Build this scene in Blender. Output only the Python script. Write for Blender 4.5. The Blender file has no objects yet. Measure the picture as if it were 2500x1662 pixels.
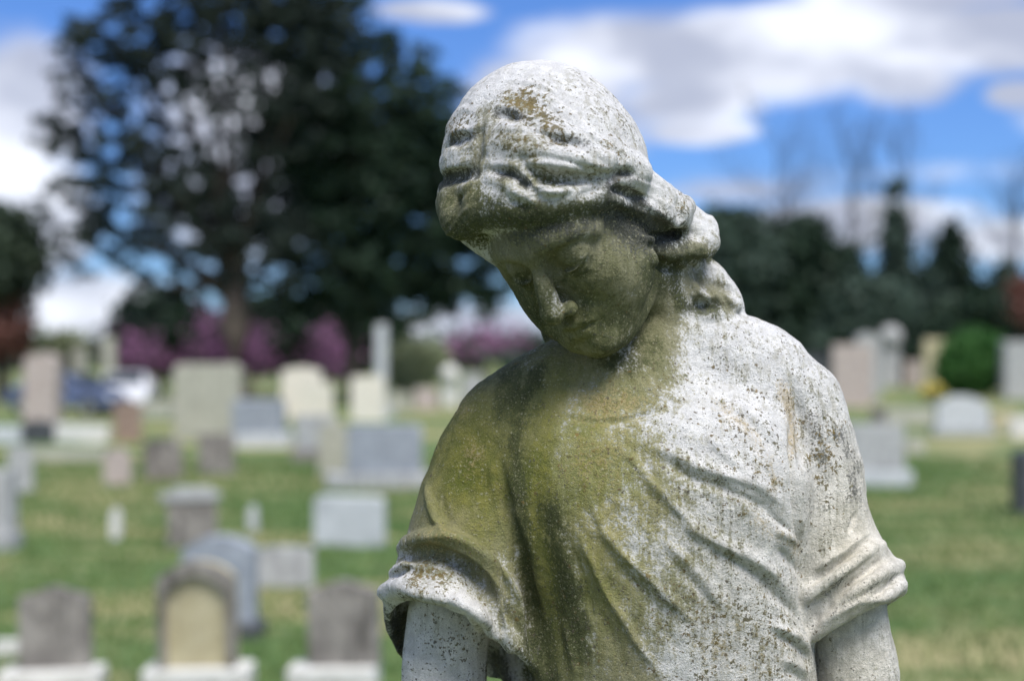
import bpy, bmesh, math, random
import numpy as np
from mathutils import Vector, Matrix

scene = bpy.context.scene
# ------------------------------------------------------------------ camera
FPX = 1479.0            # focal length in pixels of a 1024 wide frame
CAM_H = 2.10
D = 1.40                # distance of the statue
HOR = 355.0
cam_data = bpy.data.cameras.new("camera")
cam = bpy.data.objects.new("camera", cam_data)
scene.collection.objects.link(cam)
cam.location = (0, 0, CAM_H)
cam.rotation_euler = (math.radians(90), 0, 0)
cam_data.sensor_width = 36.0
cam_data.lens = 36.0 * FPX / 1024
cam_data.shift_y = (HOR - 340.0) / 1024
cam_data.clip_start = 0.05
cam_data.clip_end = 6000
cam_data.dof.use_dof = True
cam_data.dof.focus_distance = 1.325
cam_data.dof.aperture_fstop = cam_data.lens / 17.5
scene.camera = cam
scene.render.resolution_x = 1024
scene.render.resolution_y = 680

# ------------------------------------------------------------------ sun
SUN_EL, SUN_AZ = math.radians(60), math.radians(156)   # azimuth clockwise from +Y (view direction)
sd = Vector((math.sin(SUN_AZ) * math.cos(SUN_EL), math.cos(SUN_AZ) * math.cos(SUN_EL), math.sin(SUN_EL)))
sun_data = bpy.data.lights.new("sun", 'SUN')
sun_data.energy = 3.0
sun_data.angle = math.radians(32)
sun_data.color = (1.0, 0.965, 0.90)
sun = bpy.data.objects.new("sun", sun_data)
scene.collection.objects.link(sun)
sun.rotation_euler = sd.to_track_quat('Z', 'Y').to_euler()

# ------------------------------------------------------------------ world: Nishita sky with clouds
world = bpy.data.worlds.new("World")
scene.world = world
world.use_nodes = True


class NT:
    """small helper to write node trees"""
    def __init__(self, tree):
        self.t = tree; self.n = tree.nodes; self.l = tree.links

    def add(self, kind, **kw):
        nd = self.n.new(kind)
        for k, v in kw.items():
            if k.startswith('_'):
                setattr(nd, k[1:], v)
        for k, v in kw.items():
            if not k.startswith('_'):
                key = int(k[1:]) if (k[0] == 'i' and k[1:].isdigit()) else k.replace('__', ' ')
                self.set(nd.inputs[key], v)
        return nd

    def set(self, sock, v):
        if hasattr(v, 'bl_idname') and hasattr(v, 'is_output') or isinstance(v, bpy.types.NodeSocket):
            self.l.new(v, sock)
        elif isinstance(v, bpy.types.Node):
            self.l.new(v.outputs[0], sock)
        elif isinstance(v, (tuple, list)) and len(v) == 3 and sock.type == 'RGBA':
            sock.default_value = (*v, 1)
        else:
            sock.default_value = v

    def math(self, op, a, b=0.0, c=0.0, clamp=False):
        nd = self.n.new('ShaderNodeMath'); nd.operation = op; nd.use_clamp = clamp
        self.set(nd.inputs[0], a); self.set(nd.inputs[1], b)
        if len(nd.inputs) > 2: self.set(nd.inputs[2], c)
        return nd.outputs[0]

    def mix(self, f, a, b, mode='MIX'):
        nd = self.n.new('ShaderNodeMix'); nd.data_type = 'RGBA'; nd.blend_type = mode
        self.set(nd.inputs[0], f); self.set(nd.inputs[6], a); self.set(nd.inputs[7], b)
        return nd.outputs[2]

    def ramp(self, f, lo, hi, a=0.0, b=1.0, smooth=True):
        nd = self.n.new('ShaderNodeMapRange'); nd.interpolation_type = 'SMOOTHSTEP' if smooth else 'LINEAR'
        nd.clamp = True
        self.set(nd.inputs[0], f)
        for i, v in zip((1, 2, 3, 4), (lo, hi, a, b)): nd.inputs[i].default_value = v
        return nd.outputs[0]

    def noise(self, vec, scale, detail=4.0, rough=0.55, dist=0.0, color=False):
        nd = self.n.new('ShaderNodeTexNoise')
        if vec is not None: self.l.new(vec, nd.inputs['Vector'])
        nd.inputs['Scale'].default_value = scale; nd.inputs['Detail'].default_value = detail
        nd.inputs['Roughness'].default_value = rough; nd.inputs['Distortion'].default_value = dist
        return nd.outputs['Color' if color else 'Fac']

    def voro(self, vec, scale, feature='F1', rand=1.0, out='Distance'):
        nd = self.n.new('ShaderNodeTexVoronoi'); nd.feature = feature
        self.l.new(vec, nd.inputs['Vector'])
        nd.inputs['Scale'].default_value = scale; nd.inputs['Randomness'].default_value = rand
        return nd.outputs[out]


wt = NT(world.node_tree)
world.node_tree.nodes.clear()
sky = wt.n.new('ShaderNodeTexSky'); sky.sky_type = 'NISHITA'; sky.sun_disc = False
sky.sun_elevation = SUN_EL; sky.sun_rotation = SUN_AZ
sky.air_density = 1.0; sky.dust_density = 0.6; sky.ozone_density = 2.5
tc = wt.n.new('ShaderNodeTexCoord')
dirv = tc.outputs['Generated']
sep = wt.n.new('ShaderNodeSeparateXYZ'); wt.l.new(dirv, sep.inputs[0])
X, Y, Z = sep.outputs
# clouds live on the sky in azimuth / elevation, spread by noise
az = wt.math('ARCTAN2', X, Y)
hyp = wt.math('SQRT', wt.math('ADD', wt.math('MULTIPLY', X, X), wt.math('MULTIPLY', Y, Y)))
el = wt.math('ARCTAN2', Z, hyp)
cmb = wt.n.new('ShaderNodeCombineXYZ')
wt.set(cmb.inputs[0], az); wt.set(cmb.inputs[1], wt.math('MULTIPLY', el, 2.1))
cv = cmb.outputs[0]
warp = wt.noise(cv, 9.0, 3, 0.5)
warp2 = wt.noise(cv, 5.0, 5, 0.6)


def cloud_blob(px, py, rx, ry, thin=0.0):
    a0 = math.atan2(px - 512, FPX); e0 = math.atan2(HOR - py, FPX)
    dx = wt.math('DIVIDE', wt.math('SUBTRACT', az, a0), rx / FPX)
    dy = wt.math('DIVIDE', wt.math('SUBTRACT', el, e0), ry / FPX)
    return wt.math('SUBTRACT', 1.0 - thin, wt.math('ADD', wt.math('MULTIPLY', dx, dx), wt.math('MULTIPLY', dy, dy)))


CLOUDS = [(640, 55, 150, 42), (800, 45, 190, 40), (900, 85, 60, 34), (560, 85, 90, 40), (690, 100, 90, 30),
          (700, 132, 62, 16), (1000, 55, 130, 32), (940, 0, 150, 22), (1015, 108, 30, 14), (20, 120, 75, 75),
          (20, 215, 70, 70), (430, 12, 60, 12), (860, 180, 260, 26, 0.85), (760, 192, 120, 18, 0.6), (560, 130, 120, 40, .3), (760, 60, 260, 50),
          (1010, 245, 90, 22), (860, 225, 130, 26), (95, 320, 90, 45), (480, 330, 90, 30), (250, 150, 120, 100), (-200, 60, 170, 70), (1250, 120, 180, 60)]
m = None
for c in CLOUDS:
    b = cloud_blob(*c)
    m = b if m is None else wt.math('SMOOTH_MAX', m, b, 0.4)
fill_clouds = wt.ramp(wt.noise(cv, 2.2, 4, 0.5), 0.40, 0.62, -1.0, 1.1)
away = wt.ramp(wt.math('ABSOLUTE', az), 0.55, 0.85)            # unseen clouds behind the viewer, added for soft white front light
m = wt.math('MAXIMUM', m, wt.math('ADD', fill_clouds, wt.math('MULTIPLY', wt.math('SUBTRACT', 1.0, away), -3.0)))
dens = wt.math('ADD', m, wt.math('MULTIPLY', wt.math('SUBTRACT', warp2, 0.5), 2.6))
cmask = wt.ramp(dens, -0.40, 0.62)
shade = wt.ramp(wt.math('ADD', wt.noise(cv, 7.0, 3, 0.5), wt.math('MULTIPLY', dens, -0.06)), 0.36, 0.62)
ccol = wt.mix(shade, (2.9, 3.1, 3.8), (6.0, 6.2, 6.8))
skyc = wt.mix(1.0, sky.outputs[0], (0.33, 0.50, 0.82), 'MULTIPLY')
final = wt.mix(wt.math('MULTIPLY', cmask, 0.93), skyc, ccol)
bg = wt.n.new('ShaderNodeBackground'); wt.l.new(final, bg.inputs[0]); bg.inputs[1].default_value = 0.1
out = wt.n.new('ShaderNodeOutputWorld'); wt.l.new(bg.outputs[0], out.inputs[0])

vs = scene.view_settings
vs.view_transform = 'Standard'; vs.look = 'None'; vs.exposure = 0.88; vs.gamma = 1.0
scene.cycles.use_denoising = True
scene.cycles.max_bounces = 6
scene.cycles.transparent_max_bounces = 8
scene.cycles.sample_clamp_indirect = 6.0

random.seed(7)
rng = np.random.default_rng(7)
# ------------------------------------------------------------------ statue: one implicit body, meshed, then carved
# sculpt space: millimetres, X right, Y up (0 at eye line of the viewer), Z towards the viewer (0 at distance D)
K = 0.43406            # design drawing unit -> pixel of the 1024 frame
MM = D / FPX * 1000    # mm per pixel at the statue's plane


def P(x, y, z=0.0):
    s = (D * 1000 - z) / FPX
    return np.array([(x * K - 512) * s, (HOR - y * K) * s, z])


U = K * MM             # mm per drawing unit

VOX = 1.6
X0, X1 = -140.0, 420.0
Y0, Y1 = -560.0, 320.0
Z0, Z1 = -130.0, 190.0
nx, ny, nz = [int((b - a) / VOX) for a, b in ((X0, X1), (Y0, Y1), (Z0, Z1))]
ax = (X0 + np.arange(nx) * VOX).astype(np.float32)
ay = (Y0 + np.arange(ny) * VOX).astype(np.float32)
az_ = (Z0 + np.arange(nz) * VOX).astype(np.float32)
FAR = 30.0
F = {k: np.full((nx, ny, nz), FAR, np.float32) for k in ('skin', 'hair', 'gown')}


def smin(a, b, k):
    if k <= 0: return np.minimum(a, b)
    h = np.maximum(k - np.abs(a - b), 0) / k
    return np.minimum(a, b) - h * h * k * 0.25


def smax(a, b, k):
    return -smin(-a, -b, k)


def box(lo, hi, pad):
    s = []
    for o, n, l, h in ((X0, nx, lo[0], hi[0]), (Y0, ny, lo[1], hi[1]), (Z0, nz, lo[2], hi[2])):
        a = max(0, int((l - pad - o) / VOX)); b = min(n, int((h + pad - o) / VOX) + 2)
        s.append(slice(a, max(a, b)))
    return tuple(s)


def coords(s):
    return ax[s[0]][:, None, None], ay[s[1]][None, :, None], az_[s[2]][None, None, :]


def apply(part, s, d, k, op='add'):
    f = F[part][s]
    if op == 'add': F[part][s] = smin(f, d, k)
    elif op == 'sub': F[part][s] = smax(f, -d, k)


def cone(a, b, ra, rb, s):
    x, y, z = coords(s)
    ab = b - a; L = max(float(ab @ ab), 1e-6)
    t = np.clip(((x - a[0]) * ab[0] + (y - a[1]) * ab[1] + (z - a[2]) * ab[2]) / L, 0, 1)
    d = np.sqrt((x - a[0] - t * ab[0]) ** 2 + (y - a[1] - t * ab[1]) ** 2 + (z - a[2] - t * ab[2]) ** 2)
    return d - (ra + (rb - ra) * t)


def spline(pts, n=6):
    """Catmull-Rom through points of any dimension"""
    p = np.array(pts, float)
    if len(p) < 3: return p
    q = np.vstack([2 * p[0] - p[1], p, 2 * p[-1] - p[-2]])
    o = []
    for i in range(1, len(q) - 2):
        for t in np.arange(n) / n:
            o.append(.5 * (2 * q[i] + (q[i + 1] - q[i - 1]) * t + (2 * q[i - 1] - 5 * q[i] + 4 * q[i + 1] - q[i + 2]) * t * t
                           + (-q[i - 1] + 3 * q[i] - 3 * q[i + 1] + q[i + 2]) * t ** 3))
    o.append(p[-1])
    return np.array(o)


def tube(part, pts, k=8, op='add', n=4):
    """pts: list of (point3, radius)"""
    p = spline([np.append(a, r) for a, r in pts], n)
    r = np.maximum(p[:, 3], .3)
    rm = r.max()
    s = box(p[:, :3].min(0) - rm, p[:, :3].max(0) + rm, k + 8)
    d = None
    for i in range(len(p) - 1):
        # each stretch only near itself
        e = cone(p[i, :3], p[i + 1, :3], r[i], r[i + 1], s)
        d = e if d is None else np.minimum(d, e)
    apply(part, s, d, k, op)


def ell(part, c, r, R=None, k=8, op='add'):
    c = np.asarray(c, float); r = np.asarray(r, float)
    R = np.eye(3) if R is None else R
    ext = np.sqrt(((R * r) ** 2).sum(1))
    s = box(c - ext, c + ext, k + 8)
    x, y, z = coords(s); x = x - c[0]; y = y - c[1]; z = z - c[2]
    q = [(R[0, i] * x + R[1, i] * y + R[2, i] * z) for i in range(3)]
    k0 = np.sqrt(sum((q[i] / r[i]) ** 2 for i in range(3)))
    k1 = np.sqrt(sum((q[i] / r[i] ** 2) ** 2 for i in range(3)))
    d = k0 * (k0 - 1) / np.maximum(k1, 1e-6)
    apply(part, s, d.astype(np.float32), k, op)


# ---- head frame (found by fitting facial landmarks)
RH = np.array([[0.73608985, -0.53535675, -0.4142039],
               [0.17509548, 0.74169821, -0.64747613],
               [0.65384501, 0.40407537, 0.63969508]])
HS = 0.89
HC = P(1324.5, 495.7, 62.0)


def H(x, y, z): return HC + HS * (RH @ np.array([x, y, z], float))


def hell(part, c, r, k=8, op='add', rot=None):
    R = RH if rot is None else RH @ rot
    ell(part, H(*c), np.array(r, float) * HS, R, k, op)


def htube(part, pts, k=4, op='add', n=4):
    tube(part, [(H(*q[:3]), q[3] * HS) for q in pts], k, op, n)


def rx(a):
    c, s = math.cos(a), math.sin(a); return np.array([[1, 0, 0], [0, c, -s], [0, s, c]])


# cranium and face
hell('skin', (0, 30, -10), (73, 82, 93))
hell('skin', (0, 36, 30), (62, 54, 58), 14)
hell('skin', (0, -26, 26), (60, 68, 60), 14)
for s_ in (-1, 1):
    hell('skin', (s_ * 33, -36, 54), (26, 28, 26), 14)
    htube('skin', [(s_ * 58, -38, 2, 15), (s_ * 46, -72, 32, 15), (s_ * 20, -97, 64, 14)], 16)
hell('skin', (0, -66, 40), (46, 42, 44), 14)
hell('skin', (36, -58, 34), (27, 32, 32), 14)
hell('skin', (-34, -56, 36), (25, 30, 30), 14)
hell('skin', (0, -99, 70), (19, 17, 19), 12)
hell('skin', (0, -70, 74), (27, 20, 22), 12)
# brow, sockets, lids
for s_ in (-1, 1):
    htube('skin', [(s_ * 8, 17, 86, 8), (s_ * 26, 23, 83, 9), (s_ * 44, 20, 70, 9), (s_ * 56, 6, 54, 7)], 12)
for s_ in (-1, 1):
    hell('skin', (s_ * 29, -2, 94), (19, 11.5, 15), 10, 'sub')
    hell('skin', (s_ * 17, -4, 90), (7, 9, 9), 6, 'sub')
for s_ in (-1, 1):
    hell('skin', (s_ * 31, -3, 68.5), (17.5, 15.5, 15.5), 6)
    hell('skin', (s_ * 31, 0, 70.5), (18.5, 13.5, 15.5), 4)              # upper lid lies over the ball
    htube('skin', [(s_ * 13, -9, 79, 1.6), (s_ * 22, -12, 85.5, 2.6), (s_ * 33, -12.5, 86.5, 3.0), (s_ * 44, -9, 80, 2.6), (s_ * 52, -3, 70, 1.6)], 2.5)
    htube('skin', [(s_ * 15, -11.5, 80, .8), (s_ * 24, -15.6, 86, 1.4), (s_ * 34, -16, 86.5, 1.4), (s_ * 46, -11, 78, .8)], 1.5, 'sub')
    htube('skin', [(s_ * 17, -15, 79, 1.6), (s_ * 28, -19.5, 82.5, 2.4), (s_ * 40, -18, 80, 2.2), (s_ * 50, -10, 70, 1.4)], 4)
    htube('skin', [(s_ * 14, 3, 80, 1), (s_ * 28, 10.5, 86, 1.7), (s_ * 44, 8, 78, 1.2), (s_ * 52, 2, 68, .6)], 3, 'sub')
# nose
htube('skin', [(0, 14, 86, 9.5), (0, 2, 88, 9.5), (-.5, -19, 99, 10), (-1.5, -38, 108, 11)], 7)
hell('skin', (-1.5, -42, 109), (12, 10.5, 11), 5)
for s_ in (-1, 1):
    hell('skin', (s_ * 13, -46, 98), (7.5, 7.5, 9), 4)
    hell('skin', (s_ * 7, -55, 103), (3.8, 4, 6), 2, 'sub')
    htube('skin', [(s_ * 19, -38, 92, 1.2), (s_ * 22, -48, 89, 1.4), (s_ * 26, -56, 84, .8)], 8, 'sub')
# mouth
htube('skin', [(-23, -75.5, 84, 1.6), (-13, -70.5, 93, 3.8), (-4, -66.5, 97, 4.6), (0, -67.5, 97, 4.4), (4, -66.5, 97, 4.6), (13, -70.5, 93, 3.8), (23, -75.5, 84, 1.6)], 4)
htube('skin', [(-19, -79, 84, 2), (-10, -81, 92, 5.4), (0, -80.5, 94, 5.6), (10, -81, 92, 5.4), (19, -79, 84, 2)], 4)
htube('skin', [(-25, -77, 85, 1.6), (-14, -75, 94, 2.2), (-4, -73, 99, 2.4), (0, -74, 100, 2.5), (4, -73, 99, 2.4), (14, -75, 94, 2.2), (25, -77, 85, 1.6)], 2.5, 'sub')
hell('skin', (0, -90, 92), (18, 5, 8), 6, 'sub')
hell('skin', (0, -58, 99), (3, 6, 4), 4, 'sub')
for s_ in (-1, 1):
    hell('skin', (s_ * 27, -78, 85), (2.5, 3.5, 4), 5, 'sub')
# far cheek and temple
tube('skin', [(P(1172, 570, 62), 18), (P(1204, 625, 40), 18), (P(1238, 678, 40), 19), (P(1277, 728, 44), 19), (P(1326, 764, 52), 15)], 9)
ell('skin', P(1394, 784, 84), (12, 11, 11), None, 9)
tube('skin', [(P(1335, 768, 62), 15), (P(1384, 783, 70), 14.5), (P(1434, 745, 62), 16), (P(1464, 690, 48), 17), (P(1474, 630, 36), 17)], 14)
for s_ in (-1, 1):
    hell('skin', (s_ * 29, -1, 95), (17, 10, 14.5), 5, 'sub')
    hell('skin', (s_ * 15, -4, 90), (6, 9, 9), 5, 'sub')
    hell('skin', (s_ * 31, -3, 68.5), (17.5, 15, 15.5), 3)
    hell('skin', (s_ * 31, 0, 70.5), (18.5, 13, 15), 1.5)
    htube('skin', [(s_ * 15, -11.5, 80, .8), (s_ * 24, -15.6, 85, 1.6), (s_ * 34, -16, 85.5, 1.6), (s_ * 46, -11, 78, .8)], 1.5, 'sub')
    htube('skin', [(s_ * 14, 5, 80, 1), (s_ * 28, 12, 86, 2.2), (s_ * 44, 9, 78, 1.6)], 3, 'sub')
# ears (only the lobe shows under the hair)
for s_ in (-1, 1):
    hell('skin', (s_ * 68, -28, 2), (7, 20, 12), 4)
    hell('skin', (s_ * 68, -46, 6), (6.5, 8, 7), 3)
# neck, down to the chest
tube('skin', [(H(6, -30, -34), 48), (P(1508, 690, -12), 45), (P(1494, 820, -22), 50), (P(1480, 930, -14), 60)], 12)
# the tendon that runs from behind the ear to the collar
tube('skin', [(P(1552, 640, 12), 12), (P(1548, 720, 20), 11), (P(1530, 820, 26), 10), (P(1480, 900, 42), 8)], 14)

# ---- gown: elliptical chest, drawn level by level
def stack(part, rows, k=10, power=2.3):
    # rows: (y, x centre, half width, z centre, half depth) in drawing units / mm
    rows = sorted(rows, key=lambda r: r[0])
    ys = np.array([P(0, r[0])[1] for r in rows])[::-1]
    g = lambda i, f=lambda r, v: v: np.array([f(r, r[i]) for r in rows])[::-1]
    cx = g(1, lambda r, v: P(v, r[0])[0]); hw = g(2) * U; cz = g(3); hd = g(4)
    s = box((X0, ys[0], Z0), (X1, ys[-1], Z1), 4)
    x, y, z = coords(s)
    yy = ay[s[1]]
    it = lambda v: np.interp(yy, ys, v)[None, :, None].astype(np.float32)
    # smooth the profile a little
    a, b, c1, c2 = it(hw), it(hd), it(cx), it(cz)
    ker = np.ones(15) / 15
    def sm(v):
        w = np.pad(v.ravel(), 7, mode='edge'); return np.convolve(w, ker, 'valid')[None, :, None].astype(np.float32)
    a, b, c1, c2 = map(sm, (a, b, c1, c2))
    u = np.abs((x - c1) / a); v = np.abs((z - c2) / b)
    k0 = (u ** power + v ** power) ** (1 / power)
    d = (k0 - 1) * np.minimum(a, b) * (1 + 0.0 * k0)
    top = y - ys[-1]
    d = smax(d, top + 0 * d, 50)
    apply(part, s, d.astype(np.float32), k)


stack('gown', [(900, 1480, 230, -10, 60), (980, 1490, 310, 0, 82), (1100, 1500, 335, 6, 94),
               (1250, 1515, 338, 8, 98), (1400, 1541, 328, 6, 94), (1568, 1552, 324, 2, 90), (1800, 1545, 318, 0, 88),
               (2050, 1530, 350, -2, 98), (2300, 1520, 380, -4, 108)], 12)
# yoke: shoulders
tube('gown', [(P(1470, 905, -10), 56), (P(1290, 938, -6), 50), (P(1175, 985, -4), 47), (P(1118, 1060, 0), 47)], 22)
tube('gown', [(P(1500, 860, -16), 56), (P(1620, 852, -22), 54), (P(1735, 868, -18), 52), (P(1790, 925, -10), 50)], 22)
ell('gown', P(1350, 1130, 26), (80, 90, 68), None, 30)
ell('gown', P(1660, 1110, 30), (80, 86, 68), None, 30)
tube('gown', [(P(1530, 770, -14), 44), (P(1640, 830, -16), 48), (P(1740, 890, -12), 48)], 22)
tube('gown', [(P(1400, 850, -8), 46), (P(1280, 910, -6), 47), (P(1180, 980, -4), 46)], 22)
tube('gown', [(P(1470, 860, 2), 46), (P(1480, 980, 18), 60), (P(1490, 1100, 26), 62)], 30)


def sleeve(pts, plane_p, plane_n, wall, inner):
    """a hollow sleeve: solid tube cut by the hem plane, then hollowed"""
    n = np.array(plane_n, float); n /= np.linalg.norm(n)
    p = spline([np.append(a, r) for a, r in pts], 5)
    rm = p[:, 3].max()
    s = box(p[:, :3].min(0) - rm, p[:, :3].max(0) + rm, 16)
    x, y, z = coords(s)
    d = None
    for i in range(len(p) - 1):
        e = cone(p[i, :3], p[i + 1, :3], p[i, 3], p[i + 1, 3], s)
        d = e if d is None else smin(d, e, 3)
    h = (x - plane_p[0]) * n[0] + (y - plane_p[1]) * n[1] + (z - plane_p[2]) * n[2]
    d = smax(d, h, 6)
    q = spline([np.append(a, r) for a, r in inner], 5)
    e2 = None
    for i in range(len(q) - 1):
        e = cone(q[i, :3], q[i + 1, :3], q[i, 3], q[i + 1, 3], s)
        e2 = e if e2 is None else np.minimum(e2, e)
    return s, d, e2


LS = sleeve([(P(1135, 1040, 0), 46), (P(1098, 1150, 4), 53), (P(1085, 1290, 8), 64), (P(1068, 1420, 8), 76), (P(1075, 1560, 8), 84)],
            P(1050, 1415, 62), (-0.42, -0.66, 0.64), 9,
            [(P(1075, 1330, 4), 44), (P(1068, 1450, 4), 69), (P(1072, 1620, 4), 78)])
RS = sleeve([(P(1832, 930, -8), 45), (P(1862, 1080, -6), 50), (P(1880, 1240, -4), 54), (P(1948, 1380, -2), 58), (P(1960, 1500, -2), 58)],
            P(1958, 1425, 50), (0.42, -0.80, 0.30), 9,
            [(P(1925, 1350, -2), 42), (P(1955, 1420, -4), 48), (P(1960, 1560, -4), 52)])
for s_, d_, e_ in (LS, RS):
    apply('gown', s_, smax(d_, -e_, 3), 7)

# ---- arms: upper arms, elbows, forearms, folded hands
tube('skin', [(P(1110, 1150, 0), 38), (P(1045, 1330, 0), 38), (P(1032, 1450, 0), 39.5), (P(1022, 1568, 2), 40), (P(1040, 1740, 8), 37), (P(1110, 1850, 30), 33)], 6)
tube('skin', [(P(1870, 1150, -8), 38), (P(1935, 1330, -6), 38), (P(1958, 1450, -4), 37), (P(1975, 1568, 0), 39), (P(1975, 1740, 8), 36), (P(1900, 1850, 34), 33)], 6)
tube('skin', [(P(1110, 1850, 30), 33), (P(1250, 1930, 86), 27), (P(1400, 1985, 118), 20), (P(1470, 2005, 126), 22)], 6)
tube('skin', [(P(1900, 1850, 34), 33), (P(1760, 1930, 88), 27), (P(1620, 1985, 118), 20), (P(1550, 2010, 118), 22)], 6)
for i_ in range(4):                      # fingers of the upper hand closing over the lower one
    yy_ = 1968 + i_ * 23
    tube('skin', [(P(1475, yy_, 134), 8.5), (P(1535, yy_ + 2, 148 - i_), 8), (P(1590, yy_ + 8, 142 - i_), 7.5), (P(1612 - i_ * 5, yy_ + 12, 124), 7)], 2)
    tube('skin', [(P(1550, yy_ + 40, 122), 8.5), (P(1500, yy_ + 44, 132), 8), (P(1440, yy_ + 40, 130), 7.5), (P(1415 + i_ * 4, yy_ + 34, 116), 7)], 2)
tube('skin', [(P(1450, 1965, 130), 10), (P(1490, 1940, 142), 9), (P(1535, 1938, 146), 8)], 3)
tube('skin', [(P(1580, 1960, 126), 10), (P(1550, 1925, 138), 9), (P(1510, 1915, 142), 8)], 3)

# ---- hair
def hairplane(pnt, nrm, s):
    x, y, z = coords(s); c = H(*pnt); n = RH @ (np.array(nrm, float) / np.linalg.norm(nrm))
    return (x - c[0]) * n[0] + (y - c[1]) * n[1] + (z - c[2]) * n[2]


hell('hair', (0, 36, -14), (84, 88, 106), 8)
s_ = box((X0, Y0, Z0), (X1, Y1, Z1), 0)
F['hair'] = smax(F['hair'], hairplane((0, 58, 92), (0, -0.80, 0.60), s_), 9).astype(np.float32)
# the full cap of hair over brow and crown, with its heavy lower edge
hs_ = box((X0, Y0, Z0), (X1, Y1, Z1), 0)
c_ = P(1240, 384, 22); x_, y_, z_ = coords(hs_)
r_ = np.array([91.5, 98.0, 99.0])
k0_ = np.sqrt(((x_ - c_[0]) / r_[0]) ** 2 + ((y_ - c_[1]) / r_[1]) ** 2 + ((z_ - c_[2]) / r_[2]) ** 2)
q_ = P(1200, 482, 110); n_ = np.array([0.13, -0.985, 0.10])
h_ = (x_ - q_[0]) * n_[0] + (y_ - q_[1]) * n_[1] + (z_ - q_[2]) * n_[2]
F['hair'] = smin(F['hair'], smax(((k0_ - 1) * 97).astype(np.float32), h_.astype(np.float32), 12), 10).astype(np.float32)


def front(x, y, fields=('skin', 'hair', 'gown')):
    """z of the first surface met along the line of sight through the drawing point"""
    zs = np.arange(Z1 - 4, Z0 + 4, -1.0)
    pts = np.array([P(x, y, z) for z in zs])
    i = np.clip(((pts[:, 0] - X0) / VOX).round().astype(int), 0, nx - 1)
    j = np.clip(((pts[:, 1] - Y0) / VOX).round().astype(int), 0, ny - 1)
    k = np.clip(((pts[:, 2] - Z0) / VOX).round().astype(int), 0, nz - 1)
    v = np.minimum.reduce([F[f][i, j, k] for f in fields])
    w = np.where(v < 0)[0]
    return zs[w[0]] if len(w) else zs[np.argmin(v)]


def T(part, pts, k=8, op='add', n=4, on=('skin', 'hair', 'gown')):
    """tube laid on the surface as drawn from the front: (x, y, radius mm, lift mm)"""
    o = []
    for q in pts:
        z = q[4] if len(q) > 4 else front(q[0], q[1], on)
        o.append((P(q[0], q[1], z + (q[3] if len(q) > 3 else 0)), q[2]))
    tube(part, o, k, op, n)
# rolls along the hairline and locks over the ear
Zt = lambda x, y: front(x, y)
T('hair', [(1058, 440, 15, 0, 64), (1054, 485, 18, 0, 76), (1064, 512, 16, 0, 92), (1098, 500, 12, 0, 102), (1130, 480, 11, 0, 112)], 12)
T('hair', [(1064, 470, 24, 0, 52), (1082, 508, 20, 0, 52), (1118, 552, 15, 0, 54), (1155, 588, 11, 0, 56)], 12)
T('hair', [(1108, 478, 16, 0, 114), (1165, 470, 19, 0, 126), (1215, 466, 21, 0, 131), (1262, 472, 20, 0, 132), (1330, 454, 19, 0, 127), (1390, 436, 15, 0, 115), (1430, 425, 10, 0, 100)], 12)
# wave above it
T('hair', [(1120, 400, 9, -4), (1190, 400, 10, -3), (1250, 430, 10, -3), (1300, 440, 9, -3)], 12)
T('hair', [(1040, 425, 10, -7), (1065, 418, 11, -6), (1095, 425, 8, -5)], 12)
T('hair', [(1130, 300, 9, -5), (1200, 300, 10, -5), (1290, 330, 9, -5), (1390, 360, 10, -5), (1470, 395, 12, -5)], 16)
T('hair', [(1050, 345, 8, -7), (1075, 325, 9, -6), (1100, 320, 8, -6)], 12)
# troughs between the waves of hair, and the swells beside them
T('hair', [(1118, 296, 1.5, 0), (1140, 276, 4, 1), (1168, 266, 5.5, 1), (1200, 272, 5, 1), (1235, 296, 3, 0), (1265, 318, 1, 0)], 8, 'sub')
T('hair', [(1022, 345, 2, 0), (1042, 326, 4.5, 1), (1068, 314, 5, 1), (1100, 310, 2, 0)], 8, 'sub')
T('hair', [(1006, 440, 2, 0), (1025, 418, 5, 0), (1055, 405, 5.5, 1), (1100, 398, 3, 0)], 8, 'sub')
T('hair', [(1112, 390, 2, 0), (1145, 390, 5, 1), (1180, 398, 6, 1), (1215, 418, 5, 0), (1240, 446, 2, 0)], 7, 'sub')
T('hair', [(1205, 375, 1.5, 0), (1240, 394, 4.5, 1), (1285, 408, 5.5, 1), (1340, 411, 5.5, 1), (1390, 396, 4, 0), (1430, 372, 1.5, 0)], 8, 'sub')
T('hair', [(1225, 328, 1.5, 0), (1270, 318, 4, 1), (1320, 318, 5, 1), (1370, 330, 4, 1), (1430, 358, 1.5, 0)], 9, 'sub')
T('hair', [(1130, 340, 5, -1), (1190, 335, 9, -2), (1250, 358, 9, -2), (1330, 368, 8, -2), (1400, 370, 6, -2)], 12)
T('hair', [(1030, 372, 6, -2), (1065, 362, 9, -2), (1098, 360, 7, -2)], 12)
# sweep back over the ear, to the knot
T('hair', [(1400, 415, 14, 0, 78), (1460, 424, 17, 0, 70), (1515, 460, 18, 0, 56), (1552, 490, 14, 0, 44)], 10)
T('hair', [(1392, 440, 10, 0, 96), (1440, 468, 12, 0, 88), (1495, 492, 15, 0, 74), (1545, 494, 16, 0, 56), (1572, 480, 13, 0, 38)], 6)
T('hair', [(1568, 505, 9, 0, 46), (1572, 540, 7, 0, 44), (1552, 566, 6, 0, 46)], 4)
# roll under it, from the ear to the knot
T('hair', [(1496, 566, 6, 0, 56), (1532, 576, 11, 0, 50), (1575, 580, 14, 0, 34), (1612, 572, 14, 0, 24), (1635, 560, 10, 0, 18)], 6)
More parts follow.
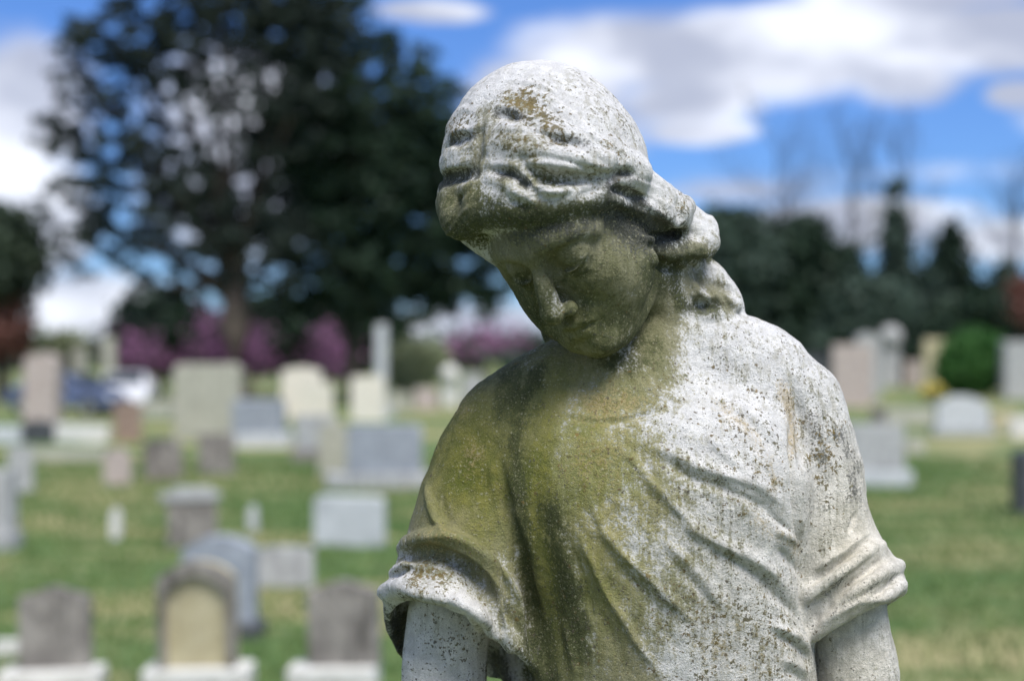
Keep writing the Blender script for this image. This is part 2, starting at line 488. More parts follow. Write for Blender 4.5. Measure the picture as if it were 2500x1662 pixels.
# knot of hair behind
T('hair', [(1480, 440, 20, 0, 10), (1540, 490, 22, 0, 4), (1590, 520, 19, 0, 4), (1622, 528, 14, 0, 8), (1636, 555, 9, 0, 10)], 8)
T('hair', [(1500, 420, 7, 0, -30), (1535, 440, 8, 0, -30), (1560, 470, 8, 0, -30)], 8)
T('hair', [(1590, 530, 18, 0, 14), (1618, 555, 13, 0, 20)], 6)
# locks falling behind the neck on to the shoulder
T('hair', [(1575, 575, 17, 0, 0), (1588, 620, 15, 0, -4), (1610, 665, 17, 0, -8), (1645, 712, 17, 0, -12), (1660, 760, 14, 0, -12)], 8)
T('hair', [(1556, 600, 8, 0, 16), (1566, 640, 8, 0, 14), (1600, 676, 11, 0, 14), (1650, 690, 13, 0, 8), (1690, 700, 9, 0, 0)], 4)
T('hair', [(1610, 600, 11, 0, -18), (1645, 640, 13, 0, -18), (1682, 690, 12, 0, -16), (1697, 735, 9, 0, -14)], 6)
T('hair', [(1550, 640, 5, 0, 20), (1556, 690, 6, 0, 20), (1580, 722, 7, 0, 20), (1630, 728, 8, 0, 18), (1680, 722, 6, 0, 8)], 4)
# lock on the far side of the neck
T('hair', [(1262, 735, 8, 0, -26), (1272, 765, 11, 0, -28), (1300, 800, 13, 0, -26), (1330, 840, 12, 0, -24)], 8)
# hollows between the locks
for pt_ in ('hair', 'skin'):
    T(pt_, [(1432, 492, 4, 1), (1462, 505, 8, -1), (1495, 518, 9, -2), (1530, 528, 7, -2), (1555, 540, 4, -1)], 3, 'sub')
    T(pt_, [(1515, 606, 5, 0), (1540, 612, 6, -1), (1562, 606, 4, 0)], 4, 'sub')
T('hair', [(1420, 400, 3, 3), (1440, 388, 5, 3), (1458, 398, 4, 3)], 4, 'sub')
T('hair', [(1425, 432, 2, 2), (1450, 432, 3.5, 2), (1480, 448, 3, 2)], 4, 'sub')
T('hair', [(1572, 690, 5, 1), (1605, 706, 9, 1), (1645, 704, 6, 0)], 4, 'sub')
T('hair', [(1585, 600, 4, 0), (1620, 606, 6, 0), (1645, 600, 4, 0)], 4, 'sub')
T('hair', [(1598, 636, 1.5, 0), (1626, 655, 3.5, 1), (1660, 680, 3.5, 1), (1688, 712, 1.5, 0)], 8, 'sub')
# lobe of the ear
T('skin', [(1499, 584, 5, -1), (1501, 600, 6.5, -1)], 2.5)
T('skin', [(1500, 566, 3.5, 1), (1503, 574, 3, 0)], 1.5, 'sub')

# rolled sleeve of the near arm: an upper lip of cloth and the thick cuff below it
T('gown', [(925, 1262, 5, -2), (945, 1246, 8, 1), (995, 1238, 9, 3), (1045, 1248, 10, 3), (1092, 1284, 10, 3), (1130, 1340, 8, 2), (1160, 1420, 6, -1), (1180, 1490, 5, -2)], 5)
T('gown', [(885, 1362, 7, -2), (930, 1352, 10, 0), (990, 1358, 11, 0), (1050, 1378, 11, 0), (1098, 1415, 10, 0), (1135, 1465, 9, 0), (1165, 1530, 8, 0), (1185, 1600, 8, 0)], 5)
T('gown', [(905, 1318, 4, -1), (935, 1300, 6, -1), (985, 1298, 6, -2)], 5)
T('gown', [(925, 1284, 4, 1), (985, 1276, 8, 2), (1040, 1292, 9, 2), (1090, 1336, 9, 2), (1128, 1395, 7, 1), (1150, 1450, 5, 0)], 6, 'sub')
# bands of the far sleeve
T('gown', [(1860, 1372, 6, -2), (1920, 1316, 7, -1), (1985, 1270, 7, -1), (2030, 1255, 6, -2)], 5)
T('gown', [(1905, 1420, 5, -1), (1960, 1372, 7, -1), (2030, 1320, 7, -1), (2072, 1300, 6, -2)], 5)
T('gown', [(1875, 1462, 6, -2), (1930, 1420, 7, -1), (1990, 1385, 7, -1), (2045, 1365, 7, -1), (2078, 1345, 5, -1)], 5)
# ------------------------------------------------------------------ surface nets
def surface_net(f):
    s = f < 0
    nxx, nyy, nzz = f.shape
    c = np.zeros((nxx - 1, nyy - 1, nzz - 1), np.uint8)
    for i in (0, 1):
        for j in (0, 1):
            for k in (0, 1):
                c += s[i:nxx - 1 + i, j:nyy - 1 + j, k:nzz - 1 + k]
    cells = np.argwhere((c > 0) & (c < 8))
    idx = np.full(c.shape, -1, np.int32); idx[tuple(cells.T)] = np.arange(len(cells))
    acc = np.zeros((len(cells), 3)); cnt = np.zeros(len(cells))
    corners = [(i, j, k) for i in (0, 1) for j in (0, 1) for k in (0, 1)]
    val = {q: f[cells[:, 0] + q[0], cells[:, 1] + q[1], cells[:, 2] + q[2]] for q in corners}
    for q in corners:
        for a in range(3):
            if q[a] == 0:
                r = list(q); r[a] = 1; r = tuple(r)
                va, vb = val[q], val[r]
                m_ = (va < 0) != (vb < 0)
                t = va[m_] / (va[m_] - vb[m_])
                p = np.tile(np.array(q, float), (m_.sum(), 1)); p[:, a] = t
                acc[m_] += p; cnt[m_] += 1
    verts = cells + acc / cnt[:, None]
    faces = []
    for a in range(3):
        sl0 = [slice(None)] * 3; sl1 = [slice(None)] * 3
        sl0[a] = slice(0, -1); sl1[a] = slice(1, None)
        A = s[tuple(sl0)]; B = s[tuple(sl1)]
        b, c_ = [(1, 2), (2, 0), (0, 1)][a]
        e = np.argwhere(A != B)
        e = e[(e[:, b] > 0) & (e[:, c_] > 0) & (e[:, b] < f.shape[b] - 1) & (e[:, c_] < f.shape[c_] - 1)]
        inside = A[tuple(e.T)]
        def at(db, dc):
            q = e.copy(); q[:, b] += db; q[:, c_] += dc
            return idx[tuple(q.T)]
        quad = np.stack([at(-1, -1), at(0, -1), at(0, 0), at(-1, 0)], 1)
        quad[~inside] = quad[~inside][:, ::-1]
        faces.append(quad)
    return verts, np.vstack(faces)


full = smin(smin(F['skin'], F['hair'], 3.0), F['gown'], 2.5)
V, Q = surface_net(full)
ci = np.clip(V.round().astype(int), 0, np.array(full.shape) - 1)
fs, fh, fg = (F[k][tuple(ci.T)] for k in ('skin', 'hair', 'gown'))
lab = np.argmin(np.stack([fs, fh, fg], 1), 1)
V = V * VOX + np.array([X0, Y0, Z0])


def relax(V, Q, it=2, lam=0.5):
    a = np.concatenate([Q[:, 0], Q[:, 1], Q[:, 2], Q[:, 3]]); b = np.concatenate([Q[:, 1], Q[:, 2], Q[:, 3], Q[:, 0]])
    deg = np.bincount(a, minlength=len(V)) + np.bincount(b, minlength=len(V))
    for _ in range(it):
        acc = np.stack([np.bincount(a, V[b, i], len(V)) + np.bincount(b, V[a, i], len(V)) for i in range(3)], 1)
        V = V + lam * (acc / deg[:, None] - V)
    return V


def normals(V, Q):
    n = np.cross(V[Q[:, 2]] - V[Q[:, 0]], V[Q[:, 3]] - V[Q[:, 1]])
    N = np.stack([sum(np.bincount(Q[:, c], n[:, i], len(V)) for c in range(4)) for i in range(3)], 1)
    return N / np.maximum(np.linalg.norm(N, axis=1, keepdims=True), 1e-9)


def refine(V, Q, lab, fm):
    """split every face of the mask (and its neighbours) in four; used where fine carving is wanted"""
    return V, Q, lab


V = relax(V, Q, 3, 0.5)
N = normals(V, Q)


def draw_xy(V):
    s = (D * 1000 - V[:, 2]) / FPX
    return (V[:, 0] / s + 512) / K, (HOR - V[:, 1] / s) / K


# ---- carving strokes: drawn on the front of the statue, they push the surface along its normal
def stroke(pts, h, w, w2=None, taper=True, who=None, power=1.0):
    """pts (x, y); h height mm (negative cuts); w half width in drawing units on the left of travel, w2 on the right"""
    global disp
    w2 = w if w2 is None else w2
    p = spline(pts, 5)
    L = np.concatenate([[0], np.cumsum(np.linalg.norm(np.diff(p, axis=0), axis=1))]); L /= L[-1]
    m_ = facing & (dx > p[:, 0].min() - 3 * max(w, w2)) & (dx < p[:, 0].max() + 3 * max(w, w2)) & \
        (dy > p[:, 1].min() - 3 * max(w, w2)) & (dy < p[:, 1].max() + 3 * max(w, w2))
    if who is not None: m_ &= np.isin(lab, who)
    ii = np.where(m_)[0]
    x, y = dx[ii], dy[ii]
    best = np.full(len(ii), 1e9); sg = np.zeros(len(ii)); tt = np.zeros(len(ii))
    for a in range(len(p) - 1):
        ex, ey = p[a + 1] - p[a]; LL = ex * ex + ey * ey + 1e-9
        t = np.clip(((x - p[a, 0]) * ex + (y - p[a, 1]) * ey) / LL, 0, 1)
        qx, qy = x - p[a, 0] - t * ex, y - p[a, 1] - t * ey
        dd = np.hypot(qx, qy); m2 = dd < best
        best[m2] = dd[m2]; sg[m2] = (ex * qy - ey * qx)[m2]; tt[m2] = (L[a] + (L[a + 1] - L[a]) * t)[m2]
    ww = np.where(sg < 0, w, w2)
    g = np.exp(-(best / ww) ** 2 * 1.2)
    if taper:
        q = np.clip(np.minimum(tt, 1 - tt) * 3.2, 0, 1); g *= q * q * (3 - 2 * q)
    disp[ii] += h * g


def commit():
    global V, N, disp, dx, dy, facing
    V = V + N * disp[:, None]
    V = relax(V, Q, 1, 0.3)
    N = normals(V, Q)
    dx, dy = draw_xy(V)
    facing = N[:, 2] > -0.15
    disp = np.zeros(len(V))


disp = np.zeros(len(V)); dx, dy = draw_xy(V); facing = N[:, 2] > -0.15
c2 = lambda p: [((900 + x / 1.719) * .9436, (750 + y / 1.719) * .9436) for x, y in p]
c3 = lambda p: [((1500 + x / 1.63) * .9436, (700 + y / 1.63) * .9436) for x, y in p]
hd = lambda p: [((1040 + x / 3.646) * .9436, (130 + y / 3.646) * .9436) for x, y in p]
lk = lambda p: [((1350 + x / 3.484) * .9436, (350 + y / 3.484) * .9436) for x, y in p]
GW = (2,)
# -- chest folds: a soft ridge, then the hollow under it
stroke(c3([(60, 615), (150, 640), (230, 665), (330, 715), (440, 750), (560, 790), (640, 845), (700, 905), (728, 960)]), 4.55, 17.5, 9.7, who=GW)
stroke(c3([(110, 665), (180, 690), (240, 715), (330, 765), (440, 800), (560, 855), (640, 905), (705, 965)]), -3.73, 8.1, 14.3, who=GW)
stroke(c3([(330, 560), (400, 630), (480, 700), (560, 760), (640, 820)]), 2.48, 14.9, 9.1, who=GW)
stroke(c3([(330, 440), (420, 470), (510, 520), (590, 590), (650, 660), (690, 730)]), -2.71, 12.1, 16.8, who=GW)
stroke(c3([(440, 440), (540, 500), (620, 570), (680, 640)]), 2.07, 12.1, 9.1, who=GW)
stroke(c3([(80, 700), (170, 800), (255, 895), (330, 975), (450, 1035), (560, 1090), (650, 1160), (720, 1245), (768, 1330)]), 4.55, 17.5, 9.7, who=GW)
stroke(c3([(230, 890), (290, 940), (330, 975)]), -2.38, 4.7, 5.8, who=GW)
stroke(c3([(340, 1020), (470, 1085), (560, 1145), (650, 1230), (740, 1325), (765, 1350)]), -4.07, 8.8, 15.6, who=GW)
stroke(c3([(590, 880), (650, 930), (700, 965), (722, 975)]), -2.71, 6.1, 9.1, who=GW)
stroke(c3([(610, 960), (660, 980), (720, 1010), (745, 1060)]), 3.31, 9.4, 6.5, who=GW)
stroke(c3([(640, 1020), (690, 1075), (740, 1130), (752, 1160)]), -4.07, 9.4, 13.0, who=GW)
stroke(c3([(590, 1335), (680, 1365), (740, 1400), (785, 1470)]), 3.72, 12.1, 7.8, who=GW)
stroke(c3([(620, 1375), (700, 1410), (760, 1460), (795, 1520)]), -3.73, 7.4, 11.7, who=GW)
stroke(c3([(640, 1480), (720, 1500), (780, 1550)]), 2.90, 10.8, 7.1, who=GW)
stroke(c3([(660, 1520), (730, 1545), (780, 1600)]), -2.71, 6.8, 10.4, who=GW)
stroke(c2([(900, 720), (945, 830), (980, 920), (1060, 1030), (1150, 1110), (1230, 1190), (1330, 1290), (1420, 1400)]), 4.13, 10.8, 9.1, who=GW)
stroke(c2([(960, 960), (1030, 1060), (1120, 1150), (1200, 1240), (1290, 1350)]), -2.38, 9.4, 14.3, who=GW)
stroke(c2([(870, 900), (900, 980), (935, 1060), (965, 1130), (1010, 1220), (1080, 1320), (1125, 1400), (1200, 1500), (1260, 1580)]), 4.55, 8.8, 9.1, who=GW)
stroke(c2([(800, 860), (830, 960), (880, 1080), (930, 1200), (1000, 1340), (1060, 1460), (1120, 1580)]), -3.05, 17.5, 16.8, who=GW)
stroke(c2([(1040, 560), (1110, 640), (1170, 720), (1250, 800)]), 2.90, 9.4, 9.1, who=GW)
stroke(c2([(800, 1290), (830, 1400), (860, 1500), (880, 1600)]), 2.48, 10.8, 10.4, who=GW)
stroke(c2([(1200, 930), (1290, 1020), (1375, 1100), (1450, 1200), (1540, 1310)]), 2.48, 13.5, 10.4, who=GW)
stroke(c2([(1180, 980), (1270, 1070), (1360, 1160), (1440, 1260)]), -1.70, 10.8, 13.0, who=GW)
_fr = np.random.default_rng(9)
for k in range(26):
    t = _fr.random(); x0_ = 1300 + 420 * t; y0_ = 1000 + 420 * _fr.random() * (1 - t * .3); L_ = _fr.uniform(120, 260)
    a0 = math.radians(_fr.uniform(38, 60)); bend = _fr.uniform(-.3, .2)
    pts = [(x0_ + L_ * q * math.cos(a0 + bend * q), y0_ + L_ * q * math.sin(a0 + bend * q)) for q in (0, .33, .66, 1)]
    stroke(pts, _fr.choice([-1.3, 1.1]) * _fr.uniform(.5, 1), _fr.uniform(5, 11), None, who=GW)
# vertical hollow left of the chest
stroke(c2([(700, 560), (690, 700), (700, 850), (730, 1000), (760, 1150), (770, 1300), (775, 1450), (790, 1600)]), -5.5, 40, 40, who=GW)
stroke(c2([(545, 560), (560, 700), (585, 850), (620, 960), (650, 1080), (678, 1200), (690, 1300), (695, 1450), (700, 1620)]), -8.10, 10, 16, who=GW)
stroke(c2([(500, 560), (520, 700), (545, 850), (580, 960), (610, 1060)]), 4.05, 16, 12, who=GW)
# neckline
stroke(c2([(730, 415), (800, 448), (900, 474), (1000, 480), (1100, 468), (1200, 440), (1280, 418)]), -1.80, 4.5, 4.5, who=GW)
stroke(c2([(730, 395), (800, 428), (900, 452), (1000, 458), (1100, 446), (1200, 420), (1280, 398)]), 1.20, 9, 6, who=GW)
stroke(c2([(1000, 395), (1003, 440), (1004, 500)]), -0.80, 3, 3, who=GW)
stroke(c2([(925, 1205), (935, 1260), (945, 1325)]), -4.73, 2.6, 3.2, who=GW)
# left sleeve
stroke(c2([(235, 700), (255, 790), (275, 870), (305, 930), (345, 965)]), 5.13, 7, 9, who=GW)
stroke(c2([(300, 760), (320, 850), (350, 920)]), -2.00, 8, 12, who=GW)
stroke(c2([(150, 965), (230, 968), (320, 962), (400, 988), (470, 1035), (540, 1100), (600, 1175), (645, 1280), (675, 1400)]), 7.43, 12, 9, who=GW)
stroke(c2([(150, 995), (250, 1005), (350, 1045), (440, 1095), (520, 1175), (600, 1285), (655, 1400), (670, 1480)]), -9.45, 9, 20, who=GW)
stroke(c2([(60, 1165), (130, 1178), (200, 1195), (300, 1215), (380, 1240), (450, 1285), (515, 1360), (560, 1450), (600, 1560)]), 8.10, 16, 11, who=GW)
stroke(c2([(85, 1135), (130, 1110), (190, 1085)]), -4.73, 6, 8, who=GW)
stroke(c2([(330, 1290), (400, 1300), (450, 1320), (500, 1390), (540, 1470)]), -4.05, 6, 8, who=GW)
# right sleeve
stroke(c3([(672, 370), (695, 450), (708, 550), (712, 650), (722, 800), (728, 900), (745, 1050), (760, 1280), (790, 1400), (800, 1600)]), -8.10, 9, 9, who=GW)
stroke(c3([(690, 360), (725, 450), (745, 550), (750, 650), (755, 780)]), -6.75, 14, 12, who=GW)
stroke(c3([(780, 470), (800, 580), (815, 700)]), 4.05, 14, 18, who=GW)
stroke(c3([(770, 1160), (840, 1100), (920, 1050), (1000, 985), (1030, 970)]), 4.05, 14, 8, who=GW)
stroke(c3([(758, 1195), (840, 1125), (920, 1075), (1000, 1013), (1035, 992)]), -6.75, 6, 9, who=GW)
stroke(c3([(800, 1240), (880, 1150), (950, 1100), (1030, 1045), (1075, 1025)]), 4.73, 12, 12, who=GW)
stroke(c3([(850, 1250), (920, 1190), (1000, 1130), (1090, 1068), (1110, 1058)]), -6.08, 5, 8, who=GW)
stroke(c3([(900, 1260), (980, 1195), (1060, 1145), (1120, 1105)]), 4.32, 10, 10, who=GW)
stroke(c3([(985, 1255), (1060, 1208), (1120, 1155), (1155, 1130)]), -5.40, 5, 8, who=GW)
stroke(c3([(790, 1370), (860, 1315), (980, 1250), (1080, 1238), (1140, 1220)]), 4.73, 10, 9, who=GW)
stroke(c3([(970, 885), (945, 950), (925, 985)]), -3.38, 5, 7, who=GW)
stroke(c3([(842, 1130), (852, 1210), (855, 1300)]), -1.60, 4, 4, who=GW)
commit()
# -- face: lid line, mouth
FS = (0,)
stroke([(1286, 612), (1304, 618), (1326, 612), (1350, 596)], -2.0, 4, 4, who=FS)
stroke([(1288, 603), (1308, 607), (1330, 601), (1350, 586)], 1.4, 6, 4, who=FS)
stroke([(1290, 590), (1310, 585), (1335, 578), (1358, 572)], -1.2, 5, 5, who=FS)
stroke([(1168, 632), (1180, 640), (1196, 640)], -1.6, 4, 4, who=FS)
stroke([(1310, 750), (1335, 750), (1358, 746), (1382, 738)], -1.8, 4, 4, who=FS)
stroke([(1318, 741), (1340, 739), (1362, 735)], 1.3, 5, 4, who=FS)
stroke([(1322, 761), (1345, 762), (1368, 756)], 1.6, 6, 6, who=FS)
commit()
# -- hair
HR = (1,)
stroke(hd([(545, 500), (495, 640), (470, 760), (458, 900), (432, 1000), (420, 1120), (420, 1240)]), -3.75, 8, 8, who=HR)
stroke(hd([(560, 575), (640, 535), (720, 535), (790, 560), (870, 600)]), -6.38, 9, 18, who=HR)
stroke(hd([(560, 530), (640, 490), (730, 490), (820, 530), (900, 580)]), 2.5, 19, 11, who=HR)
stroke(hd([(600, 650), (700, 640), (800, 660), (900, 700)]), 2.1, 19, 19, who=HR)
stroke(hd([(200, 820), (290, 745), (390, 725), (410, 735)]), -5.88, 8, 16, who=HR)
stroke(hd([(200, 760), (280, 690), (390, 680)]), 2.1, 14, 9, who=HR)
stroke(hd([(100, 1140), (200, 1085), (300, 1050), (420, 1040)]), -7.50, 9, 22, who=HR)
stroke(hd([(110, 1080), (200, 1030), (300, 1000), (420, 1000)]), 3.0, 19, 11, who=HR)
stroke(hd([(120, 1300), (220, 1240), (330, 1220), (400, 1260)]), 2.5, 27, 22, who=HR)
stroke(hd([(540, 1040), (640, 1040), (720, 1050), (800, 1085), (880, 1150), (960, 1240)]), -6.88, 7, 13, who=HR)
stroke(hd([(860, 970), (930, 1030), (1040, 1080), (1200, 1100), (1380, 1070), (1560, 1000)]), -4.25, 12, 22, who=HR)
stroke(hd([(740, 960), (830, 1040), (900, 1120), (980, 1180), (1120, 1230), (1330, 1220), (1520, 1150)]), 3.4, 14, 14, who=HR)
stroke(hd([(1000, 1290), (1120, 1290), (1260, 1260), (1400, 1190)]), -3.12, 9, 9, who=HR)
stroke(hd([(600, 1140), (720, 1180), (820, 1240), (920, 1310), (1000, 1350)]), 3.8, 22, 16, who=HR)
stroke(hd([(700, 1290), (850, 1330), (960, 1390)]), -4.25, 9, 14, who=HR)
stroke(hd([(860, 960), (1000, 990), (1150, 1010), (1300, 1010), (1450, 1000)]), 2.1, 22, 16, who=HR)
stroke(hd([(1040, 790), (1180, 775), (1300, 800), (1460, 830)]), -4.75, 11, 19, who=HR)
stroke(hd([(1040, 740), (1180, 735), (1320, 750), (1480, 790), (1600, 850)]), 2.1, 22, 11, who=HR)
stroke(hd([(1300, 1280), (1450, 1240), (1540, 1180), (1600, 1120)]), -3.75, 12, 12, who=HR)
stroke(lk([(470, 360), (530, 270), (610, 240), (690, 290)]), -6.38, 8, 15, who=HR)
stroke(lk([(470, 395), (560, 385), (640, 410), (720, 460), (760, 490)]), -6.88, 7, 14, who=HR)
stroke(lk([(500, 320), (620, 330), (760, 380), (860, 440), (960, 520), (1020, 600)]), 2.5, 16, 14, who=HR)
stroke(lk([(420, 450), (520, 480), (640, 520), (760, 540), (900, 570)]), 2.5, 14, 11, who=HR)
stroke(lk([(1040, 440), (1080, 540), (1090, 620), (1040, 700)]), -5.25, 8, 8, who=HR)
stroke(lk([(1180, 640), (1280, 600), (1350, 640)]), -2.12, 11, 11, who=HR)
stroke(lk([(1000, 740), (1120, 760), (1240, 780), (1330, 830)]), -3.12, 11, 16, who=HR)
stroke(lk([(1180, 1000), (1170, 1080), (1200, 1160)]), -3.12, 9, 9, who=HR)
stroke(lk([(1290, 1010), (1300, 1100), (1350, 1200), (1400, 1260)]), -3.12, 9, 9, who=HR)
stroke(lk([(1300, 1180), (1420, 1210), (1520, 1270), (1560, 1360)]), -3.75, 11, 11, who=HR)
commit()
stroke(hd([(1460, 400), (1385, 440), (1320, 490), (1280, 550), (1240, 610), (1205, 665)]), -1.5, 2.4, 2.4, who=HR)
# combed strands
HRr = np.random.default_rng(5)
for k in range(46):
    t = k / 45; y0 = 170 + 300 * t; ph = HRr.uniform(0, 6.28); h_ = HRr.choice([-1, 1]) * HRr.uniform(.5, 1.3)
    pts = []
    for q in np.linspace(0, 1, 8):
        x = 1112 + q * 340; ye = 375 + 50 * t
        y = y0 + (ye - y0) * q ** (1.5 - .5 * t) + 7 * math.sin(q * 9 + ph * .2) * (1 - q * .4) - 30 * math.sin(q * math.pi) * (1 - t)
        pts.append((x, y))
    stroke(pts, h_, HRr.uniform(3.5, 7), None, who=HR)
for k in range(26):
    t = k / 25; y0 = 190 + 300 * t; h_ = HRr.choice([-1, 1]) * HRr.uniform(.5, 1.2)
    pts = [(1104 - q * 100, y0 + 35 * q * (1 + t) - 14 * math.sin(q * 5) + 6 * math.sin(q * 8 + t * 3)) for q in np.linspace(0, 1, 6)]
    stroke(pts, h_, HRr.uniform(3, 6), None, who=HR)
for k in range(14):
    o = (k - 7) * 6.5
    stroke([(1395, 432 + o * .5), (1450, 440 + o * .8), (1510, 470 + o), (1560, 495 + o)], HRr.choice([-1, 1]) * HRr.uniform(.6, 1.3), HRr.uniform(3, 5), None, who=HR)
for k in range(10):
    o = (k - 5) * 8
    stroke([(1580 + o, 590), (1600 + o, 640), (1640 + o, 690), (1660 + o, 730)], HRr.choice([-1, 1]) * HRr.uniform(.6, 1.3), HRr.uniform(3, 5), None, who=HR)
commit()
# -- weather-worn unevenness of the carving itself
def vnoise(p, f, seed):
    r = np.random.default_rng(seed); T_ = r.random((32, 32, 32)).astype(np.float32)
    q = p * f; i = np.floor(q).astype(int); t = q - i; t = t * t * (3 - 2 * t)
    o = 0
    for a in (0, 1):
        for b in (0, 1):
            for c in (0, 1):
                w = (t[:, 0] if a else 1 - t[:, 0]) * (t[:, 1] if b else 1 - t[:, 1]) * (t[:, 2] if c else 1 - t[:, 2])
                o = o + w * T_[(i[:, 0] + a) % 32, (i[:, 1] + b) % 32, (i[:, 2] + c) % 32]
    return o - .5
disp += vnoise(V, 1 / 26, 1) * 2.0 + vnoise(V, 1 / 9, 2) * 1.1 + vnoise(V, 1 / 4.5, 3) * .6
commit()
# ------------------------------------------------------------------ stains and some painted shade: fields over the carved surface
masks = {k: np.zeros(len(V)) for k in ('algae', 'moss_shade', 'ochre', 'cream', 'spots', 'grime_shade', 'gold', 'fleck')}


def blob(m, x, y, rx_, ry_, v=1.0, rot=0.0, who=None, mode='max'):
    c, s = math.cos(math.radians(rot)), math.sin(math.radians(rot))
    X_, Y_ = dx - x, dy - y
    u, w = (X_ * c + Y_ * s) / rx_, (-X_ * s + Y_ * c) / ry_
    g = np.exp(-(u * u + w * w)) * v
    if who is not None: g = g * np.isin(lab, who)
    if mode == 'max': masks[m] = np.maximum(masks[m], g)
    elif mode == 'add': masks[m] = masks[m] + g
    else: masks[m] = masks[m] * (1 - g)


def trail(m, pts, w, v=1.0, who=None):
    p = spline(pts, 5); best = np.full(len(V), 1e9)
    for a in range(len(p) - 1):
        ex, ey = p[a + 1] - p[a]; LL = ex * ex + ey * ey + 1e-9
        t = np.clip(((dx - p[a, 0]) * ex + (dy - p[a, 1]) * ey) / LL, 0, 1)
        best = np.minimum(best, np.hypot(dx - p[a, 0] - t * ex, dy - p[a, 1] - t * ey))
    g = np.exp(-(best / w) ** 2) * v
    if who is not None: g = g * np.isin(lab, who)
    masks[m] = np.maximum(masks[m], g)


SK, HA, GO = (0,), (1,), (2,)
# face and neck: algae growth, with shade and lit planes painted in
blob('algae', 1320, 640, 260, 260, 1.3, who=SK)
blob('algae', 1280, 690, 40, 60, .7, -20, who=SK, mode='cut')  # this and the next cuts paint light on nose, brow, lid, cheek
blob('algae', 1335, 550, 60, 34, .45, 0, who=SK, mode='cut')
blob('algae', 1345, 598, 30, 14, .6, 0, who=SK, mode='cut')
blob('algae', 1445, 690, 40, 70, .3, 0, who=SK, mode='cut')
blob('moss_shade', 1330, 650, 220, 210, .47, 0, who=SK)  # face growth, darkened further to paint in the shade of the face
blob('moss_shade', 1290, 775, 90, 30, .6, 30, who=SK)
trail('moss_shade', [(1300, 645), (1320, 660), (1345, 690), (1352, 740), (1380, 752), (1420, 745)], 14, .7)  # shade painted into the creases beside nose and mouth
trail('moss_shade', [(1240, 525), (1320, 560), (1290, 590)], 20, .4)
blob('moss_shade', 1345, 628, 40, 22, .8, 0, who=SK)  # shade painted into the near eye socket
blob('moss_shade', 1200, 640, 30, 26, .9, 0, who=SK)  # shade painted into the far eye socket
blob('grime_shade', 1250, 515, 200, 36, .75, 0, who=SK)  # shade of the hair overhang painted on the forehead
blob('fleck', 1210, 235, 70, 45, 1.0, 30)
blob('fleck', 1270, 290, 90, 50, .85, 30)
blob('fleck', 1060, 290, 50, 40, .8, 0)
blob('fleck', 1180, 330, 130, 60, .6, 0)
blob('fleck', 1400, 330, 60, 60, .5, 0)
blob('fleck', 1700, 1450, 200, 180, .55, 0)
blob('fleck', 1760, 1050, 90, 200, .5, 0)
blob('fleck', 980, 1330, 90, 60, .75, 0)
blob('fleck', 1040, 1500, 90, 110, .5, 0)
blob('fleck', 1900, 1060, 60, 150, .6, 0)
blob('moss_shade', 1220, 720, 130, 90, .75, 50, who=SK)
blob('moss_shade', 1400, 640, 90, 120, .45, who=SK)
blob('moss_shade', 1440, 790, 110, 90, .75, who=SK)
blob('moss_shade', 1510, 770, 45, 120, .7, 10, who=SK)
blob('algae', 1505, 740, 75, 190, 1.1)
blob('ochre', 1620, 960, 120, 60, .25, 20)
blob('algae', 1760, 1330, 60, 40, .25)
blob('algae', 1700, 1290, 130, 20, .32, 35)
blob('algae', 1640, 1110, 130, 18, .32, 25)
blob('moss_shade', 1515, 640, 50, 60, 1.0)
blob('algae', 1555, 690, 40, 80, .7)
blob('moss_shade', 1470, 780, 60, 60, .8, -40)  # shade painted into the hollow between chin and neck
blob('moss_shade', 1040, 440, 60, 30, .5)
blob('algae', 1080, 340, 60, 60, .4)
blob('moss_shade', 1490, 740, 40, 90, .6)
blob('grime_shade', 1470, 520, 100, 50, 1.2, 20)  # shade painted into the hollow above the ear
blob('grime_shade', 1180, 520, 100, 50, .7, 0, who=SK)  # painted shade below the hair, far side of the forehead
# hair
blob('algae', 1050, 490, 100, 100, .9)
blob('algae', 1230, 490, 230, 26, .9, -5)
blob('algae', 1250, 410, 160, 34, .55, 0)
blob('algae', 1160, 330, 150, 50, .45, 0)
blob('moss_shade', 1060, 525, 90, 40, 1.0, 25)
blob('moss_shade', 1035, 480, 50, 70, .7, 0)
trail('moss_shade', [(1100, 520), (1180, 512), (1260, 512), (1340, 500), (1420, 470)], 26, 1.0)  # green-black growth and painted shade along the underside of the hair
trail('moss_shade', [(1430, 500), (1500, 540), (1560, 545)], 26, 1.0)  # painted shade in the hollow below the ear lock
trail('moss_shade', [(1500, 600), (1570, 600), (1640, 585)], 20, 1.0)  # painted shade beneath the roll of hair
trail('moss_shade', [(1560, 600), (1556, 660), (1575, 705)], 18, 1.1)  # dark painted between the falling locks to deepen them
trail('moss_shade', [(1575, 705), (1610, 715), (1650, 712)], 16, 1.1)  # painted shade below the falling locks
trail('algae', [(1600, 640), (1640, 665), (1680, 705)], 22, .8)
blob('algae', 1590, 640, 50, 70, .8, 0)
blob('algae', 1180, 400, 150, 60, .55, 10, who=HA)
blob('moss_shade', 1120, 470, 60, 60, .9, who=HA)
blob('moss_shade', 1020, 500, 50, 60, .7, who=HA)
trail('moss_shade', [(1100, 500), (1180, 485), (1260, 495), (1340, 478), (1410, 450)], 22, .95, HA)
trail('grime_shade', [(1005, 425), (1050, 405), (1100, 400)], 16, .9, HA)
trail('grime_shade', [(1140, 400), (1190, 405), (1220, 430)], 14, .9, HA)
trail('moss_shade', [(1215, 392), (1260, 415), (1310, 418)], 16, .8, HA)
trail('grime_shade', [(1140, 262), (1175, 258), (1210, 272)], 13, .75, HA)
